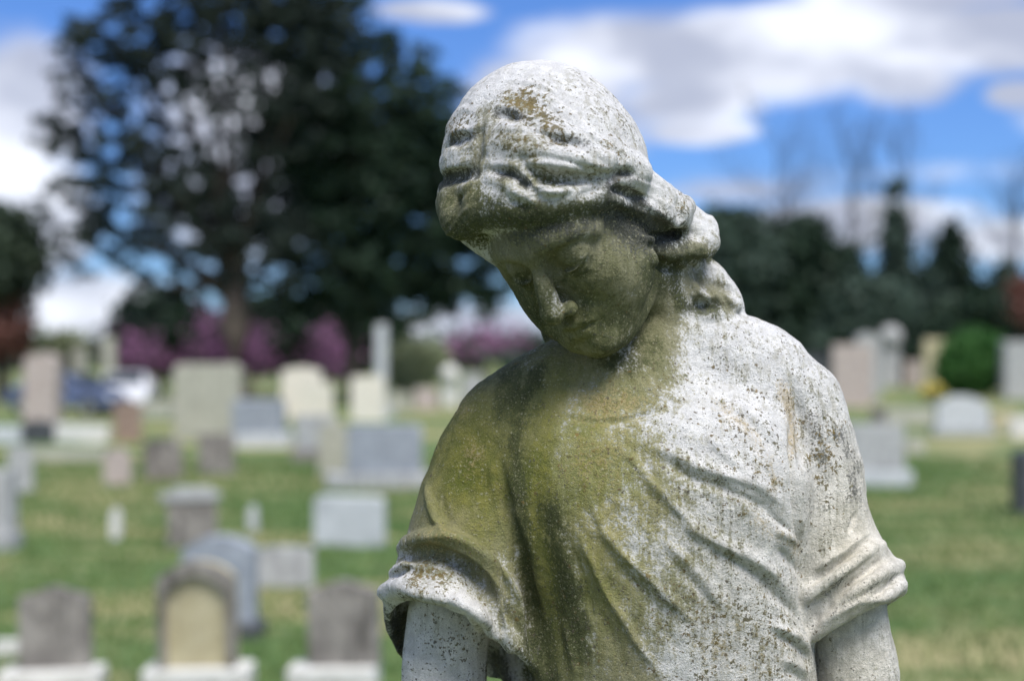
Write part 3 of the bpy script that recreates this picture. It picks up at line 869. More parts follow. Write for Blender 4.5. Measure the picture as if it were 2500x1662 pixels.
trail('grime_shade', [(1040, 322), (1065, 310), (1090, 312)], 12, .8, HA)
trail('grime_shade', [(1275, 325), (1320, 322), (1360, 335)], 13, .6, HA)
trail('algae', [(1120, 260), (1112, 340), (1100, 420)], 26, .6, HA)
blob('algae', 1210, 250, 70, 45, .42, 25, who=HA)
blob('algae', 1190, 330, 110, 50, .45, 10, who=HA)
trail('grime_shade', [(1405, 430), (1430, 400), (1455, 405)], 13, .9, HA)
trail('grime_shade', [(1410, 440), (1450, 440), (1480, 465)], 13, .9, HA)
blob('grime_shade', 1500, 530, 60, 26, .9, 10, who=HA)  # hair side of the ear hollow, its shade painted in
trail('algae', [(1490, 590), (1560, 590), (1630, 575)], 34, .8, HA)
blob('moss_shade', 1610, 585, 60, 26, .6, 0, who=HA)  # underside of the roll, shade painted in
blob('algae', 1570, 650, 34, 60, .8, who=HA)
blob('moss_shade', 1600, 712, 60, 22, .9, 0, who=HA)  # shade painted under the curls
blob('algae', 1640, 680, 60, 30, .5, 20, who=HA)
blob('algae', 1260, 760, 60, 60, .9, who=HA)
blob('algae', 1560, 1300, 150, 260, .42, -15, who=GO)
blob('algae', 1450, 1050, 120, 120, .6, 0, who=GO)
blob('moss_shade', 1260, 780, 50, 50, .9, who=HA)
blob('gold', 1330, 1150, 260, 420, 1.0, 0)
blob('gold', 1080, 1080, 130, 220, 1.0, 0)
blob('gold', 1150, 440, 120, 60, .5, 0)
# gown: the long green run under the chin and down the left of the chest
blob('algae', 1330, 850, 150, 60, 1.0, -8, who=GO)
trail('algae', [(1290, 850), (1240, 950), (1225, 1080), (1240, 1220), (1270, 1380), (1290, 1560), (1300, 2000)], 70, 1.25, GO)
trail('algae', [(1400, 880), (1370, 1000), (1350, 1130), (1370, 1270), (1410, 1420), (1450, 1600)], 120, .74, GO)
blob('algae', 1090, 1020, 190, 220, 1.7, 12, who=GO)
blob('algae', 1020, 1200, 110, 120, 1.0, 12, who=GO)
blob('moss_shade', 1180, 930, 90, 80, .8, -30, who=GO)
blob('algae', 1110, 1180, 110, 140, 1.15, 0, who=GO)
blob('algae', 1440, 900, 110, 90, .8, 0)
blob('moss_shade', 1440, 830, 100, 40, .85, 0)
blob('moss_shade', 1510, 790, 50, 70, .7, 0)
blob('algae', 1180, 1390, 60, 140, .55, -25, who=GO)
blob('algae', 1480, 1300, 140, 260, .42, -25, who=GO)
trail('moss_shade', [(1240, 860), (1195, 950), (1190, 1060), (1200, 1180), (1220, 1320), (1230, 1500), (1235, 1700)], 26, .9, GO)
trail('moss_shade', [(1265, 1180), (1290, 1280), (1310, 1380), (1330, 1500)], 42, .85, GO)
blob('moss_shade', 1180, 880, 60, 50, .75, -30, who=GO)
blob('moss_shade', 1380, 850, 70, 30, .5, 0, who=GO)
trail('moss_shade', [(1250, 1450), (1260, 1568), (1270, 1700)], 40, .8, GO)
blob('algae', 1230, 900, 150, 80, 1.1, -20, who=GO)
blob('moss_shade', 1130, 960, 60, 90, .45, 20, who=GO)
blob('moss_shade', 1060, 1090, 50, 100, .35, 10, who=GO)
blob('algae', 1040, 1240, 80, 60, .6, 0, who=GO)
blob('algae', 1130, 1330, 60, 110, .75, -30, who=GO)
blob('algae', 1500, 1150, 100, 140, .65, -20, who=GO)
blob('algae', 1400, 1500, 170, 180, .6, 0, who=GO)
trail('algae', [(1560, 1330), (1660, 1400), (1760, 1500)], 40, .35, GO)
blob('ochre', 1400, 930, 130, 60, .55, 0, who=GO)
blob('ochre', 1090, 1050, 30, 60, .8, 10, who=GO)
blob('ochre', 1060, 930, 50, 60, .5, 10, who=GO)
blob('ochre', 1380, 1060, 90, 110, .35, 0, who=GO)
blob('ochre', 1010, 1250, 60, 60, .5, 0, who=GO)
trail('ochre', [(1800, 880), (1820, 960), (1822, 1040)], 18, .8, GO)
trail('ochre', [(1650, 930), (1720, 980), (1770, 1060), (1790, 1110)], 20, .6, GO)
trail('ochre', [(1740, 1190), (1780, 1230), (1830, 1260)], 26, .6, GO)
blob('ochre', 1680, 1500, 140, 110, .45, 0, who=GO)
trail('algae', [(1480, 1060), (1560, 1090), (1650, 1120), (1740, 1180)], 18, .4, GO)
blob('algae', 950, 1450, 90, 70, .8, 0, who=GO)
blob('moss_shade', 920, 1450, 50, 60, .8, 0, who=GO)
blob('grime_shade', 905, 1450, 42, 60, .8, 0, who=GO)  # shade painted on the inner wall of the sleeve
blob('grime_shade', 1152, 1545, 26, 60, 1.2, -15)  # dark gap between arm and sleeve, its shade painted in
blob('grime_shade', 2045, 1415, 40, 30, .9, 0, who=GO)  # shade painted into the opening of the right sleeve
trail('grime_shade', [(1880, 960), (1900, 1060), (1880, 1160)], 26, .35, GO)
trail('grime_shade', [(1940, 1000), (1965, 1090), (1972, 1150)], 22, .5, GO)
for p_ in ([(1860, 1395), (1920, 1350), (1990, 1280)], [(1915, 1410), (1980, 1370), (2060, 1310)]):
    trail('grime_shade', p_, 9, .5, GO)
blob('cream', 1960, 1300, 150, 300, 1.1, 0)
blob('cream', 1700, 1350, 220, 300, .45, 0)
blob('cream', 1020, 1500, 160, 200, .4, 0)
blob('cream', 1950, 1560, 160, 300, 1.0, 0)
blob('spots', 1700, 1000, 260, 330, .8, 0, who=GO)
blob('spots', 1650, 1500, 280, 240, 1.0, 0, who=GO)
blob('spots', 1000, 1500, 200, 200, .75, 0)
blob('spots', 1000, 1320, 120, 80, .8, 0)
blob('spots', 1240, 270, 150, 90, 1.0, 25, who=HA)
blob('spots', 1070, 280, 60, 70, .8, 0, who=HA)
blob('spots', 1350, 330, 160, 160, .5, 0, who=HA)
blob('spots', 1840, 1000, 60, 200, .7, 0, who=GO)

_a = np.concatenate([Q[:, 0], Q[:, 1], Q[:, 2], Q[:, 3]]); _b = np.concatenate([Q[:, 1], Q[:, 2], Q[:, 3], Q[:, 0]])
_deg = np.bincount(_a, minlength=len(V)) + np.bincount(_b, minlength=len(V))
for k in masks:
    for _ in range(14):
        m_ = masks[k]
        masks[k] = .4 * m_ + .6 * (np.bincount(_a, m_[_b], len(V)) + np.bincount(_b, m_[_a], len(V))) / _deg

# ------------------------------------------------------------------ weathered marble
stone_mat = bpy.data.materials.new('weathered_marble'); stone_mat.use_nodes = True
st = NT(stone_mat.node_tree)
bsdf = stone_mat.node_tree.nodes['Principled BSDF']
oc = st.n.new('ShaderNodeTexCoord').outputs['Object']
A = {}
for k in masks:
    nd = st.n.new('ShaderNodeAttribute'); nd.attribute_name = k; A[k] = nd.outputs['Fac']
n_big = st.noise(oc, 16, 5, .6)
n_mid = st.noise(oc, 70, 6, .65)
n_fine = st.noise(oc, 420, 5, .7)
n_grain = st.noise(oc, 1300, 3, .6)
mps = st.n.new('ShaderNodeMapping'); st.l.new(oc, mps.inputs[0]); mps.inputs['Scale'].default_value = (1, 1, .07)
n_run = st.noise(mps.outputs[0], 190, 4, .6)           # vertical run-off streaks
sub = lambda a, b: st.math('SUBTRACT', a, b)
mul = lambda a, b: st.math('MULTIPLY', a, b)
add = lambda a, b: st.math('ADD', a, b)


def grown(a, lo, hi, k1=.5, k2=.7, k3=.55):
    v = add(a, mul(sub(n_mid, .5), k1 * 2.2)); v = add(v, mul(sub(n_fine, .5), k2 * 2.4)); v = add(v, mul(sub(n_big, .5), k3 * 1.8)); v = add(v, mul(sub(n_run, .5), .75))
    return st.ramp(v, lo, hi)


pale = st.mix(st.ramp(n_mid, .35, .68), (0.54, 0.535, 0.53), (0.70, 0.695, 0.69))
pale = st.mix(st.ramp(n_fine, .28, .50), (0.50, 0.495, 0.475), pale)
col = st.mix(mul(A['cream'], .75), pale, st.mix(st.ramp(n_mid, .35, .65), (0.45, 0.41, 0.31), (0.66, 0.61, 0.50)))
runs = mul(st.ramp(n_run, .48, .62), st.ramp(n_big, .36, .56))
col = st.mix(mul(runs, .55), col, (0.33, 0.315, 0.25))
# thin algae film: yellow green to olive
film = grown(A['algae'], .12, .62)
olive = st.mix(st.ramp(n_big, .38, .62), (0.30, 0.265, 0.085), (0.19, 0.195, 0.036))
olive = st.mix(mul(A['gold'], 1.2), st.mix(st.ramp(n_mid, .4, .6), (0.135, 0.135, 0.09), (0.22, 0.212, 0.152)), olive)
olive = st.mix(st.ramp(n_fine, .42, .66), st.mix(0.45, olive, (0.11, 0.11, 0.025)), st.mix(.16, olive, (0.55, 0.50, 0.34)))
col = st.mix(mul(film, .93), col, olive)
thick = mul(grown(A['algae'], .62, 1.15), A['gold'])
col = st.mix(mul(thick, .85), col, st.mix(st.ramp(n_mid, .4, .6), (0.085, 0.100, 0.008), (0.18, 0.175, 0.025)))
och = grown(A['ochre'], .30, .95, .6, 1.0)
col = st.mix(mul(och, .7), col, st.mix(st.ramp(n_fine, .4, .6), (0.26, 0.17, 0.05), (0.42, 0.33, 0.18)))
mos_shade = grown(A['moss_shade'], .25, .85, .6, .9)  # dark growth, plus shade painted in sockets, creases and under hair
col = st.mix(mul(mos_shade, .88), col, st.mix(st.ramp(n_fine, .4, .62), (0.022, 0.030, 0.012), (0.080, 0.090, 0.035)))
gri_shade = grown(A['grime_shade'], .25, .70, .5, .8)  # blackish stains, plus shade painted under hair and in sleeve openings
col = st.mix(mul(gri_shade, .85), col, st.mix(st.ramp(n_fine, .4, .65), (0.022, 0.026, 0.024), (0.12, 0.12, 0.11)))


def spots(scale, seed, thr, dens, colr, amount, onto):
    mp = st.n.new('ShaderNodeMapping'); st.l.new(oc, mp.inputs[0]); mp.inputs['Location'].default_value = (seed, seed * 1.7, seed * .3)
    wv = st.n.new('ShaderNodeVectorMath'); wv.operation = 'ADD'
    nv = st.n.new('ShaderNodeVectorMath'); nv.operation = 'SCALE'; st.l.new(st.noise(oc, scale * 2.2, 2, .5, color=True), nv.inputs[0]); nv.inputs['Scale'].default_value = 1.1 / scale
    st.l.new(mp.outputs[0], wv.inputs[0]); st.l.new(nv.outputs[0], wv.inputs[1])
    vo = st.n.new('ShaderNodeTexVoronoi'); st.l.new(wv.outputs[0], vo.inputs['Vector']); vo.inputs['Scale'].default_value = scale
    sp = st.n.new('ShaderNodeSeparateColor'); st.l.new(vo.outputs['Color'], sp.inputs[0])
    size = mul(sp.outputs[0], thr)
    on = st.ramp(sub(size, vo.outputs['Distance']), 0.0, 0.05)
    pick = st.ramp(add(add(sp.outputs[1], add(mul(sub(n_big, .5), 1.6), mul(sub(n_mid, .5), 1.8))), mul(dens, .62)), 1.0, 1.06)
    f = mul(mul(on, pick), amount)
    tint = st.mix(sp.outputs[2], colr[0], colr[1])
    return st.mix(f, onto, tint), f


col, f1 = spots(230, 3.1, .42, A['spots'], ((0.16, 0.11, 0.035), (0.10, 0.09, 0.07)), .85, col)
col, f2 = spots(420, 7.7, .48, add(mul(A['spots'], .9), .04), ((0.12, 0.10, 0.06), (0.07, 0.07, 0.065)), .8, col)
col, f3 = spots(130, 1.3, .30, mul(A['spots'], .75), ((0.20, 0.13, 0.04), (0.09, 0.10, 0.04)), .8, col)
n_fl = st.noise(oc, 230, 4, .62)
fl = st.ramp(add(add(mul(sub(n_fl, .5), 3.2), mul(sub(n_mid, .5), 1.6)), A['fleck']), .72, .86)
col = st.mix(mul(fl, .85), col, st.mix(st.ramp(n_big, .4, .6), (0.085, 0.075, 0.028), (0.16, 0.115, 0.035)))
# pale crumbs of lichen on the green parts
col, f5 = spots(520, 22.3, .46, add(mul(A['algae'], .85), .0), ((0.26, 0.25, 0.14), (0.38, 0.35, 0.22)), .5, col)
crumb, f4 = spots(300, 12.3, .42, add(mul(A['algae'], .75), .0), ((0.36, 0.35, 0.22), (0.44, 0.42, 0.28)), .5, col)
col = crumb
col = st.mix(1.0, col, st.mix(st.ramp(n_grain, .34, .62), (.80, .80, .80), (1.10, 1.10, 1.10)), 'MULTIPLY')
st.l.new(col, bsdf.inputs['Base Color'])
bsdf.inputs['Roughness'].default_value = .88
bsdf.inputs['Specular IOR Level'].default_value = .25
hgt = add(add(mul(n_mid, 1.4), mul(n_fine, .75)), mul(n_grain, .3))
hgt = add(hgt, add(mul(add(f4, f5), .4), mul(add(f1, f3), .12)))
bp = st.n.new('ShaderNodeBump'); bp.inputs['Strength'].default_value = .9; bp.inputs['Distance'].default_value = .003
st.l.new(hgt, bp.inputs['Height']); st.l.new(bp.outputs[0], bsdf.inputs['Normal'])
def to_world(V):
    return np.stack([V[:, 0] / 1000, D - V[:, 2] / 1000, CAM_H + V[:, 1] / 1000], 1)


def link(name, me, mat=None, parent=None):
    o = bpy.data.objects.new(name, me); scene.collection.objects.link(o)
    if mat is not None: me.materials.append(mat)
    if parent is not None: o.parent = parent
    return o


def mesh_np(name, V, Q, smooth=True):
    me = bpy.data.meshes.new(name)
    me.vertices.add(len(V)); me.vertices.foreach_set('co', np.ascontiguousarray(V, np.float32).ravel())
    n = Q.shape[1]
    me.loops.add(Q.size); me.loops.foreach_set('vertex_index', np.ascontiguousarray(Q, np.int32).ravel())
    me.polygons.add(len(Q)); me.polygons.foreach_set('loop_start', np.arange(0, Q.size, n, dtype=np.int32))
    me.update(calc_edges=True)
    if smooth: me.polygons.foreach_set('use_smooth', np.ones(len(Q), bool))
    return me


BASE = Vector((float(P(1500, 0)[0]) / 1000, D, 0))
statue = bpy.data.objects.new('statue', None); scene.collection.objects.link(statue)
statue.location = BASE
statue['label'] = 'life sized pale marble statue of a robed woman with bowed head, streaked with green algae'
statue['category'] = 'statue'
W_ = to_world(V) - np.array(BASE)
Nw = np.stack([N[:, 0], -N[:, 2], N[:, 1]], 1)
fl = np.array([np.bincount(l, minlength=3).argmax() for l in lab[Q]]) if False else np.sort(lab[Q], axis=1)[:, 1]
for i, nm in enumerate(('figure', 'hair', 'gown')):
    q = Q[fl == i]
    u, inv = np.unique(q, return_inverse=True)
    q = inv.reshape(q.shape)
    me = mesh_np(nm, W_[u], q)
    for an, av in masks.items():
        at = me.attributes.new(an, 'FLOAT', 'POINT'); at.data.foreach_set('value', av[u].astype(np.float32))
    me.normals_split_custom_set_from_vertices(Nw[u].tolist())
    link(nm, me, stone_mat, statue)
# ------------------------------------------------------------------ lower robe and pedestal of the statue (below the frame)
def ring_mesh(name, rings, closed_top=False):
    n = len(rings[0]); V_ = np.vstack(rings); q = []
    for a in range(len(rings) - 1):
        i = np.arange(n); j = (i + 1) % n
        q.append(np.stack([a * n + i, a * n + j, (a + 1) * n + j, (a + 1) * n + i], 1))
    return mesh_np(name, V_, np.vstack(q))


cxg = float(P(1525, 0)[0]) / 1000 - BASE.x
rings = []
th = np.linspace(0, 2 * np.pi, 240, endpoint=False)
for t in np.linspace(0, 1, 40):
    z = 1.62 - t * (1.62 - .80)
    a = .139 + .10 * t ** .8; b = .094 + .12 * t ** .8
    fold = 1 + (.02 + .07 * t) * (np.sin(th * 9 + 2 * t) * .6 + np.sin(th * 17 + 1.3 + 3 * t) * .3) * min(1, t * 3)
    rings.append(np.stack([cxg + a * fold * np.cos(th), b * fold * np.sin(th), np.full(len(th), z)], 1))
me = ring_mesh('robe_skirt', rings[::-1])
link('robe_skirt', me, stone_mat, statue)


def bm_box(bm, cx, cy, cz, sx, sy, sz, bevel=0.0, taper=1.0):
    r = bmesh.ops.create_cube(bm, size=1.0)['verts']
    for v in r:
        k = taper if v.co.z > 0 else 1.0
        v.co = Vector((cx + v.co.x * sx * k, cy + v.co.y * sy * k, cz + v.co.z * sz))
    if bevel > 0:
        es = list({e for v in r for e in v.link_edges})
        bmesh.ops.bevel(bm, geom=es, offset=bevel, segments=2, affect='EDGES', profile=.6)
    return r


def bm_obj(name, bm, mat, parent=None, smooth=False):
    me = bpy.data.meshes.new(name); bm.normal_update(); bm.to_mesh(me); bm.free()
    if smooth:
        for p in me.polygons: p.use_smooth = True
    return link(name, me, mat, parent)


def stone_material(name, c1, c2, c3=None, grain=60.0, streak=.5, rough=.85):
    """two tone mottled stone with darker vertical weather streaks"""
    m = bpy.data.materials.new(name); m.use_nodes = True; t = NT(m.node_tree); b = m.node_tree.nodes['Principled BSDF']
    oc_ = t.n.new('ShaderNodeTexCoord').outputs['Object']
    info = t.n.new('ShaderNodeObjectInfo').outputs['Random']
    ad = t.n.new('ShaderNodeVectorMath'); ad.operation = 'ADD'
    t.l.new(oc_, ad.inputs[0])
    cb = t.n.new('ShaderNodeCombineXYZ'); t.l.new(t.math('MULTIPLY', info, 37.0), cb.inputs[0]); t.l.new(cb.outputs[0], ad.inputs[1])
    o_ = ad.outputs[0]
    mp = t.n.new('ShaderNodeMapping'); t.l.new(o_, mp.inputs[0]); mp.inputs['Scale'].default_value = (1, 1, .15)
    a = t.noise(o_, 6, 5, .6); f = t.noise(o_, grain, 4, .7); s = t.noise(mp.outputs[0], 12, 4, .6)
    c = t.mix(t.ramp(a, .36, .64), c1, c2)
    c = t.mix(t.math('MULTIPLY', t.ramp(s, .48, .70), streak), c, c3 or tuple(v * .42 for v in c1))
    c = t.mix(t.math('MULTIPLY', t.ramp(f, .42, .68), .45), c, tuple(v * .6 for v in c1))
    t.l.new(c, b.inputs['Base Color']); b.inputs['Roughness'].default_value = rough; b.inputs['Specular IOR Level'].default_value = .3
    bp_ = t.n.new('ShaderNodeBump'); bp_.inputs['Strength'].default_value = .5; bp_.inputs['Distance'].default_value = .006
    t.l.new(t.math('ADD', a, f), bp_.inputs['Height']); t.l.new(bp_.outputs[0], b.inputs['Normal'])
    return m


SM = {
    'brown': stone_material('brown_grey_stone', (.17, .155, .14), (.30, .28, .25), (.05, .045, .04), streak=.8),
    'tan': stone_material('tan_sandstone', (.42, .37, .23), (.52, .47, .31), (.24, .21, .15), streak=.3),
    'white': stone_material('white_marble', (.58, .57, .53), (.70, .69, .65), (.40, .40, .36), streak=.3),
    'cream': stone_material('cream_marble', (.64, .60, .50), (.74, .70, .60), (.48, .44, .36), streak=.2),
    'grey': stone_material('grey_stone', (.34, .345, .34), (.45, .455, .45)),
    'blue': stone_material('blue_grey_granite', (.25, .275, .31), (.33, .36, .40), streak=.25),
    'light': stone_material('light_grey_granite', (.46, .48, .49), (.56, .58, .59), streak=.2),
    'pink': stone_material('pinkish_granite', (.38, .32, .29), (.48, .42, .38), streak=.3),
    'lichen': stone_material('lichened_limestone', (.36, .36, .29), (.46, .45, .37), streak=.4),
    'dark': stone_material('dark_granite', (.045, .05, .055), (.09, .095, .10), streak=.2, rough=.45),
    'rust': stone_material('brownstone', (.24, .17, .13), (.33, .25, .20), streak=.4),
}

bm = bmesh.new(); bm_box(bm, cxg, 0, .76, .56, .50, .09, .012); bm_obj('plinth', bm, SM['grey'], statue)
bm = bmesh.new(); bm_box(bm, cxg, 0, .42, .72, .66, .588, .02, .93); bm_box(bm, cxg, 0, .06, .92, .86, .13, .02)
bm_obj('pedestal', bm, SM['grey'], statue)

# ------------------------------------------------------------------ ground
gm = bpy.data.materials.new('lawn'); gm.use_nodes = True; gt = NT(gm.node_tree); gb = gm.node_tree.nodes['Principled BSDF']
go_ = gt.n.new('ShaderNodeTexCoord').outputs['Object']
mp = gt.n.new('ShaderNodeMapping'); gt.l.new(go_, mp.inputs[0]); mp.inputs['Scale'].default_value = (.55, 1.3, 1)
patch = gt.noise(mp.outputs[0], .42, 4, .6); fine = gt.noise(go_, 9, 5, .7); wide = gt.noise(go_, .06, 3, .5)
gc = gt.mix(gt.ramp(fine, .35, .65), (0.055, 0.105, 0.040), (0.115, 0.17, 0.060))
gc = gt.mix(gt.math('MULTIPLY', gt.ramp(patch, .47, .58), .85), gc, (0.30, 0.27, 0.14))
gc = gt.mix(gt.math('MULTIPLY', gt.ramp(wide, .5, .65), .15), gc, (0.15, 0.20, 0.07))
gt.l.new(gc, gb.inputs['Base Color']); gb.inputs['Roughness'].default_value = .95; gb.inputs['Specular IOR Level'].default_value = .1
n = 90
xs = np.sign(np.linspace(-1, 1, n)) * np.abs(np.linspace(-1, 1, n)) ** 3 * 2600
gx, gy = np.meshgrid(xs, xs + 40, indexing='ij')
gz = np.where(np.hypot(gx, gy) > 12, .05 * np.sin(gx * .13) * np.cos(gy * .09), 0) * 0
gv = np.stack([gx.ravel(), gy.ravel(), gz.ravel()], 1)
i_, j_ = np.meshgrid(np.arange(n - 1), np.arange(n - 1), indexing='ij')
gq = np.stack([(i_ * n + j_), ((i_ + 1) * n + j_), ((i_ + 1) * n + j_ + 1), (i_ * n + j_ + 1)], -1).reshape(-1, 4)
g_ob = link('lawn_ground', mesh_np('lawn_ground', gv, gq), gm); g_ob['kind'] = 'structure'


def G(x, y):
    """point of the ground seen at a drawing position"""
    d = CAM_H * FPX / ((y * K) - HOR)
    return Vector(((x * K - 512) / FPX * d, d, 0)), d, d * K / FPX       # position, distance, metres per drawing unit


def mat_leaf(name, c1, c2, trans=.25):
    m = bpy.data.materials.new(name); m.use_nodes = True; t = NT(m.node_tree); b = m.node_tree.nodes['Principled BSDF']
    o_ = t.n.new('ShaderNodeTexCoord').outputs['Object']
    t.l.new(t.mix(t.ramp(t.noise(o_, 1.3, 4, .65), .36, .64), c1, c2), b.inputs['Base Color'])
    b.inputs['Roughness'].default_value = .6; b.inputs['Specular IOR Level'].default_value = .25
    return m


# grass blades near the stones
gr = np.random.default_rng(11); nb = 130000
u = gr.random(nb); yb = -2 + 32 * u; xb = (gr.random(nb) - .5) * (np.abs(yb) * 1.0 + 14) * (.35 + 1.3 * gr.random(nb))
keep = (np.hypot(xb - BASE.x, yb - D) > 1.0); xb, yb = xb[keep], yb[keep]; nb = len(xb)
hgt_ = .035 + .05 * gr.random(nb); wd = .006 + .010 * gr.random(nb) * (1 + yb * .06); an = gr.random(nb) * np.pi
lx, ly = (gr.random((2, nb)) - .5) * .05
bv = np.stack([np.stack([xb - np.cos(an) * wd, yb - np.sin(an) * wd, np.zeros(nb)], 1),
               np.stack([xb + np.cos(an) * wd, yb + np.sin(an) * wd, np.zeros(nb)], 1),
               np.stack([xb + lx, yb + ly, hgt_], 1)], 1).reshape(-1, 3)
gl = link('grass', mesh_np('grass', bv, np.arange(nb * 3).reshape(-1, 3), False), mat_leaf('grass_blades', (.06, .13, .03), (.16, .20, .07)))
gl['kind'] = 'stuff'; gl['label'] = 'short green grass with yellowed blades between the gravestones'; gl['category'] = 'grass'

# ------------------------------------------------------------------ gravestones
def prof(kind, n=14):
    """outline from lower left to lower right, width 1 (-.5..+.5), height 1"""
    P_ = [(-.5, 0)]
    if kind == 'flat': P_ += [(-.5, .985), (-.485, 1), (.485, 1), (.5, .985)]
    elif kind == 'arch': P_ += [(-.5 + i / n, .84 + .16 * math.sin(math.pi * i / n) ** .8) for i in range(n + 1)]
    elif kind == 'low_arch': P_ += [(-.5 + i / n, .92 + .08 * math.sin(math.pi * i / n)) for i in range(n + 1)]
    elif kind == 'round': P_ += [(-.5 * math.cos(math.pi * i / n), .62 + .38 * math.sin(math.pi * i / n)) for i in range(n + 1)]
    elif kind == 'serp': P_ += [(-.5, .88), (-.43, .905), (-.36, .905), (-.30, .91)] + [(-.28 + .56 * i / n, .915 + .085 * math.sin(math.pi * i / n)) for i in range(n + 1)] + [(.30, .91), (.36, .905), (.43, .905), (.5, .88)]
    elif kind == 'soft': P_ += [(-.5, .90), (-.49, .95), (-.46, .985), (-.40, 1), (.40, 1), (.46, .985), (.49, .95), (.5, .90)]
    elif kind == 'rough': P_ += [(-.5, .80), (-.42, .93), (-.22, .96), (.02, 1), (.25, .94), (.44, .88), (.5, .76)]
    elif kind == 'step': P_ += [(-.5, .97), (-.47, 1), (.02, 1), (.10, .95), (.16, .78), (.22, .72), (.47, .72), (.5, .68)]
    elif kind == 'dome': P_ += [(-.5, .55)] + [(-.46 + .92 * i / n, .62 + .38 * math.sin(math.pi * (i + .5) / (n + 1)) ** .7) for i in range(n + 1)] + [(.5, .55)]
    return P_ + [(.5, 0)]


def slab(bm, pts, w, h, d, z0=0.0, y0=0.0, bev=.01, wob=0.0, x0=0.0):
    f = [bm.verts.new((x0 + x * w, y0 - d / 2, z0 + z * h)) for x, z in pts]
    b = [bm.verts.new((x0 + x * w, y0 + d / 2, z0 + z * h)) for x, z in pts]
    faces = [bm.faces.new(f), bm.faces.new(b[::-1])]
    for i in range(len(pts)):
        j = (i + 1) % len(pts)
        bm.faces.new((f[j], f[i], b[i], b[j]))
    es = list(faces[0].edges) + list(faces[1].edges)
    if bev: bmesh.ops.bevel(bm, geom=es, offset=bev, segments=2, affect='EDGES', profile=.6)
    if wob:
        for v in bm.verts: v.co += Vector((random.uniform(-1, 1), random.uniform(-1, 1), random.uniform(-1, 1))) * wob


def gravestone(name, x0, x1, yt, yb, kind, mat, label, cat='gravestone', plinth=None, pm=None, thick=None, rot=0, lean=0,
               group='gravestones on the cemetery lawn', extra=None, tb=None):
    """x0..x1 and yt..yb in drawing units; plinth = (x0, x1, top y)"""
    pos, d, s = G((x0 + x1) / 2, yb)
    root = bpy.data.objects.new(name, None); scene.collection.objects.link(root)
    root.location = pos; root.rotation_euler = (math.radians(random.uniform(-2, 2)), math.radians(random.uniform(-1.6, 1.6)), math.radians(rot + random.uniform(-5, 5)))
    root['label'] = label; root['category'] = cat
    if group: root['group'] = group
    w, h = (x1 - x0) * s, (yb - yt) * s
    th_ = thick or max(.10, min(.32, w * .24))
    zb = 0
    if plinth:
        zb = (yb - plinth[2]) * s
        pw = (plinth[1] - plinth[0]) * s; pcx = ((plinth[0] + plinth[1]) / 2 - (x0 + x1) / 2) * s
        bm = bmesh.new(); bm_box(bm, pcx, 0, zb / 2 - .01, pw, th_ + .16, zb + .02, min(.02, zb * .2))
        bm_obj('plinth', bm, SM[pm or mat], root)
    bm = bmesh.new()
    slab(bm, prof(kind), w, h - zb, th_, zb + .001, 0, min(.015, w * .03), .004 if kind != 'rough' else .02)
    o = bm_obj('tablet', bm, SM[mat], root); o.rotation_euler = (math.radians(lean), 0, 0)
    if extra: extra(root, w, h - zb, th_, zb)
    return root


def arch_frame(root, w, h, t, zb):
    # raised rim over a recessed panel
    bm = bmesh.new(); n = 14
    o = [(-.5, 0)] + prof('arch')[1:-1] + [(.5, 0)]
    i = [(-.40, 0)] + [(-.40 + .80 * k / n, .70 + .17 * math.sin(math.pi * k / n) ** .8) for k in range(n + 1)] + [(.40, 0)]
    def vv(p, y): return [bm.verts.new((x * w * 1.02, y, zb + z * h * 1.012)) for x, z in p]
    y0, y1 = -t / 2 - .05, -t / 2 + .02
    of, inf, ob, inb = vv(o, y0), vv(i, y0), vv(o, y1), vv(i, y1)
    for a in range(len(o) - 1):
        bm.faces.new((of[a], of[a + 1], inf[a + 1], inf[a])); bm.faces.new((of[a + 1], of[a], ob[a], ob[a + 1]))
        bm.faces.new((inf[a], inf[a + 1], inb[a + 1], inb[a]))
    bm.normal_update(); bmesh.ops.recalc_face_normals(bm, faces=bm.faces)
    bm_obj('arched_rim', bm, SM['brown'], root)


def cap_stone(root, w, h, t, zb):
    bm = bmesh.new(); bm_box(bm, -.04 * w, 0, zb + h + .04, w * 1.22, t * 1.3, .09, .015); bm_box(bm, 0, 0, zb + h + .11, w * .8, t, .06, .02)
    bm_obj('cap', bm, SM['grey'], root)


def panel(mat, a=.8, b0=.12, b1=.8):
    def f(root, w, h, t, zb):
        bm = bmesh.new(); bm_box(bm, 0, -t / 2 - .002, zb + h * (b0 + b1) / 2, w * a, .012, h * (b1 - b0), .004); bm_obj('panel', bm, SM[mat], root)
    return f


def ball_top(mat, r=.5):
    def f(root, w, h, t, zb):
        bm = bmesh.new(); bmesh.ops.create_uvsphere(bm, u_segments=20, v_segments=12, radius=w * r)
        for v in bm.verts: v.co.z += zb + h + w * r * .9
        bm_obj('ball_finial', bm, SM[mat], root, True)
    return f


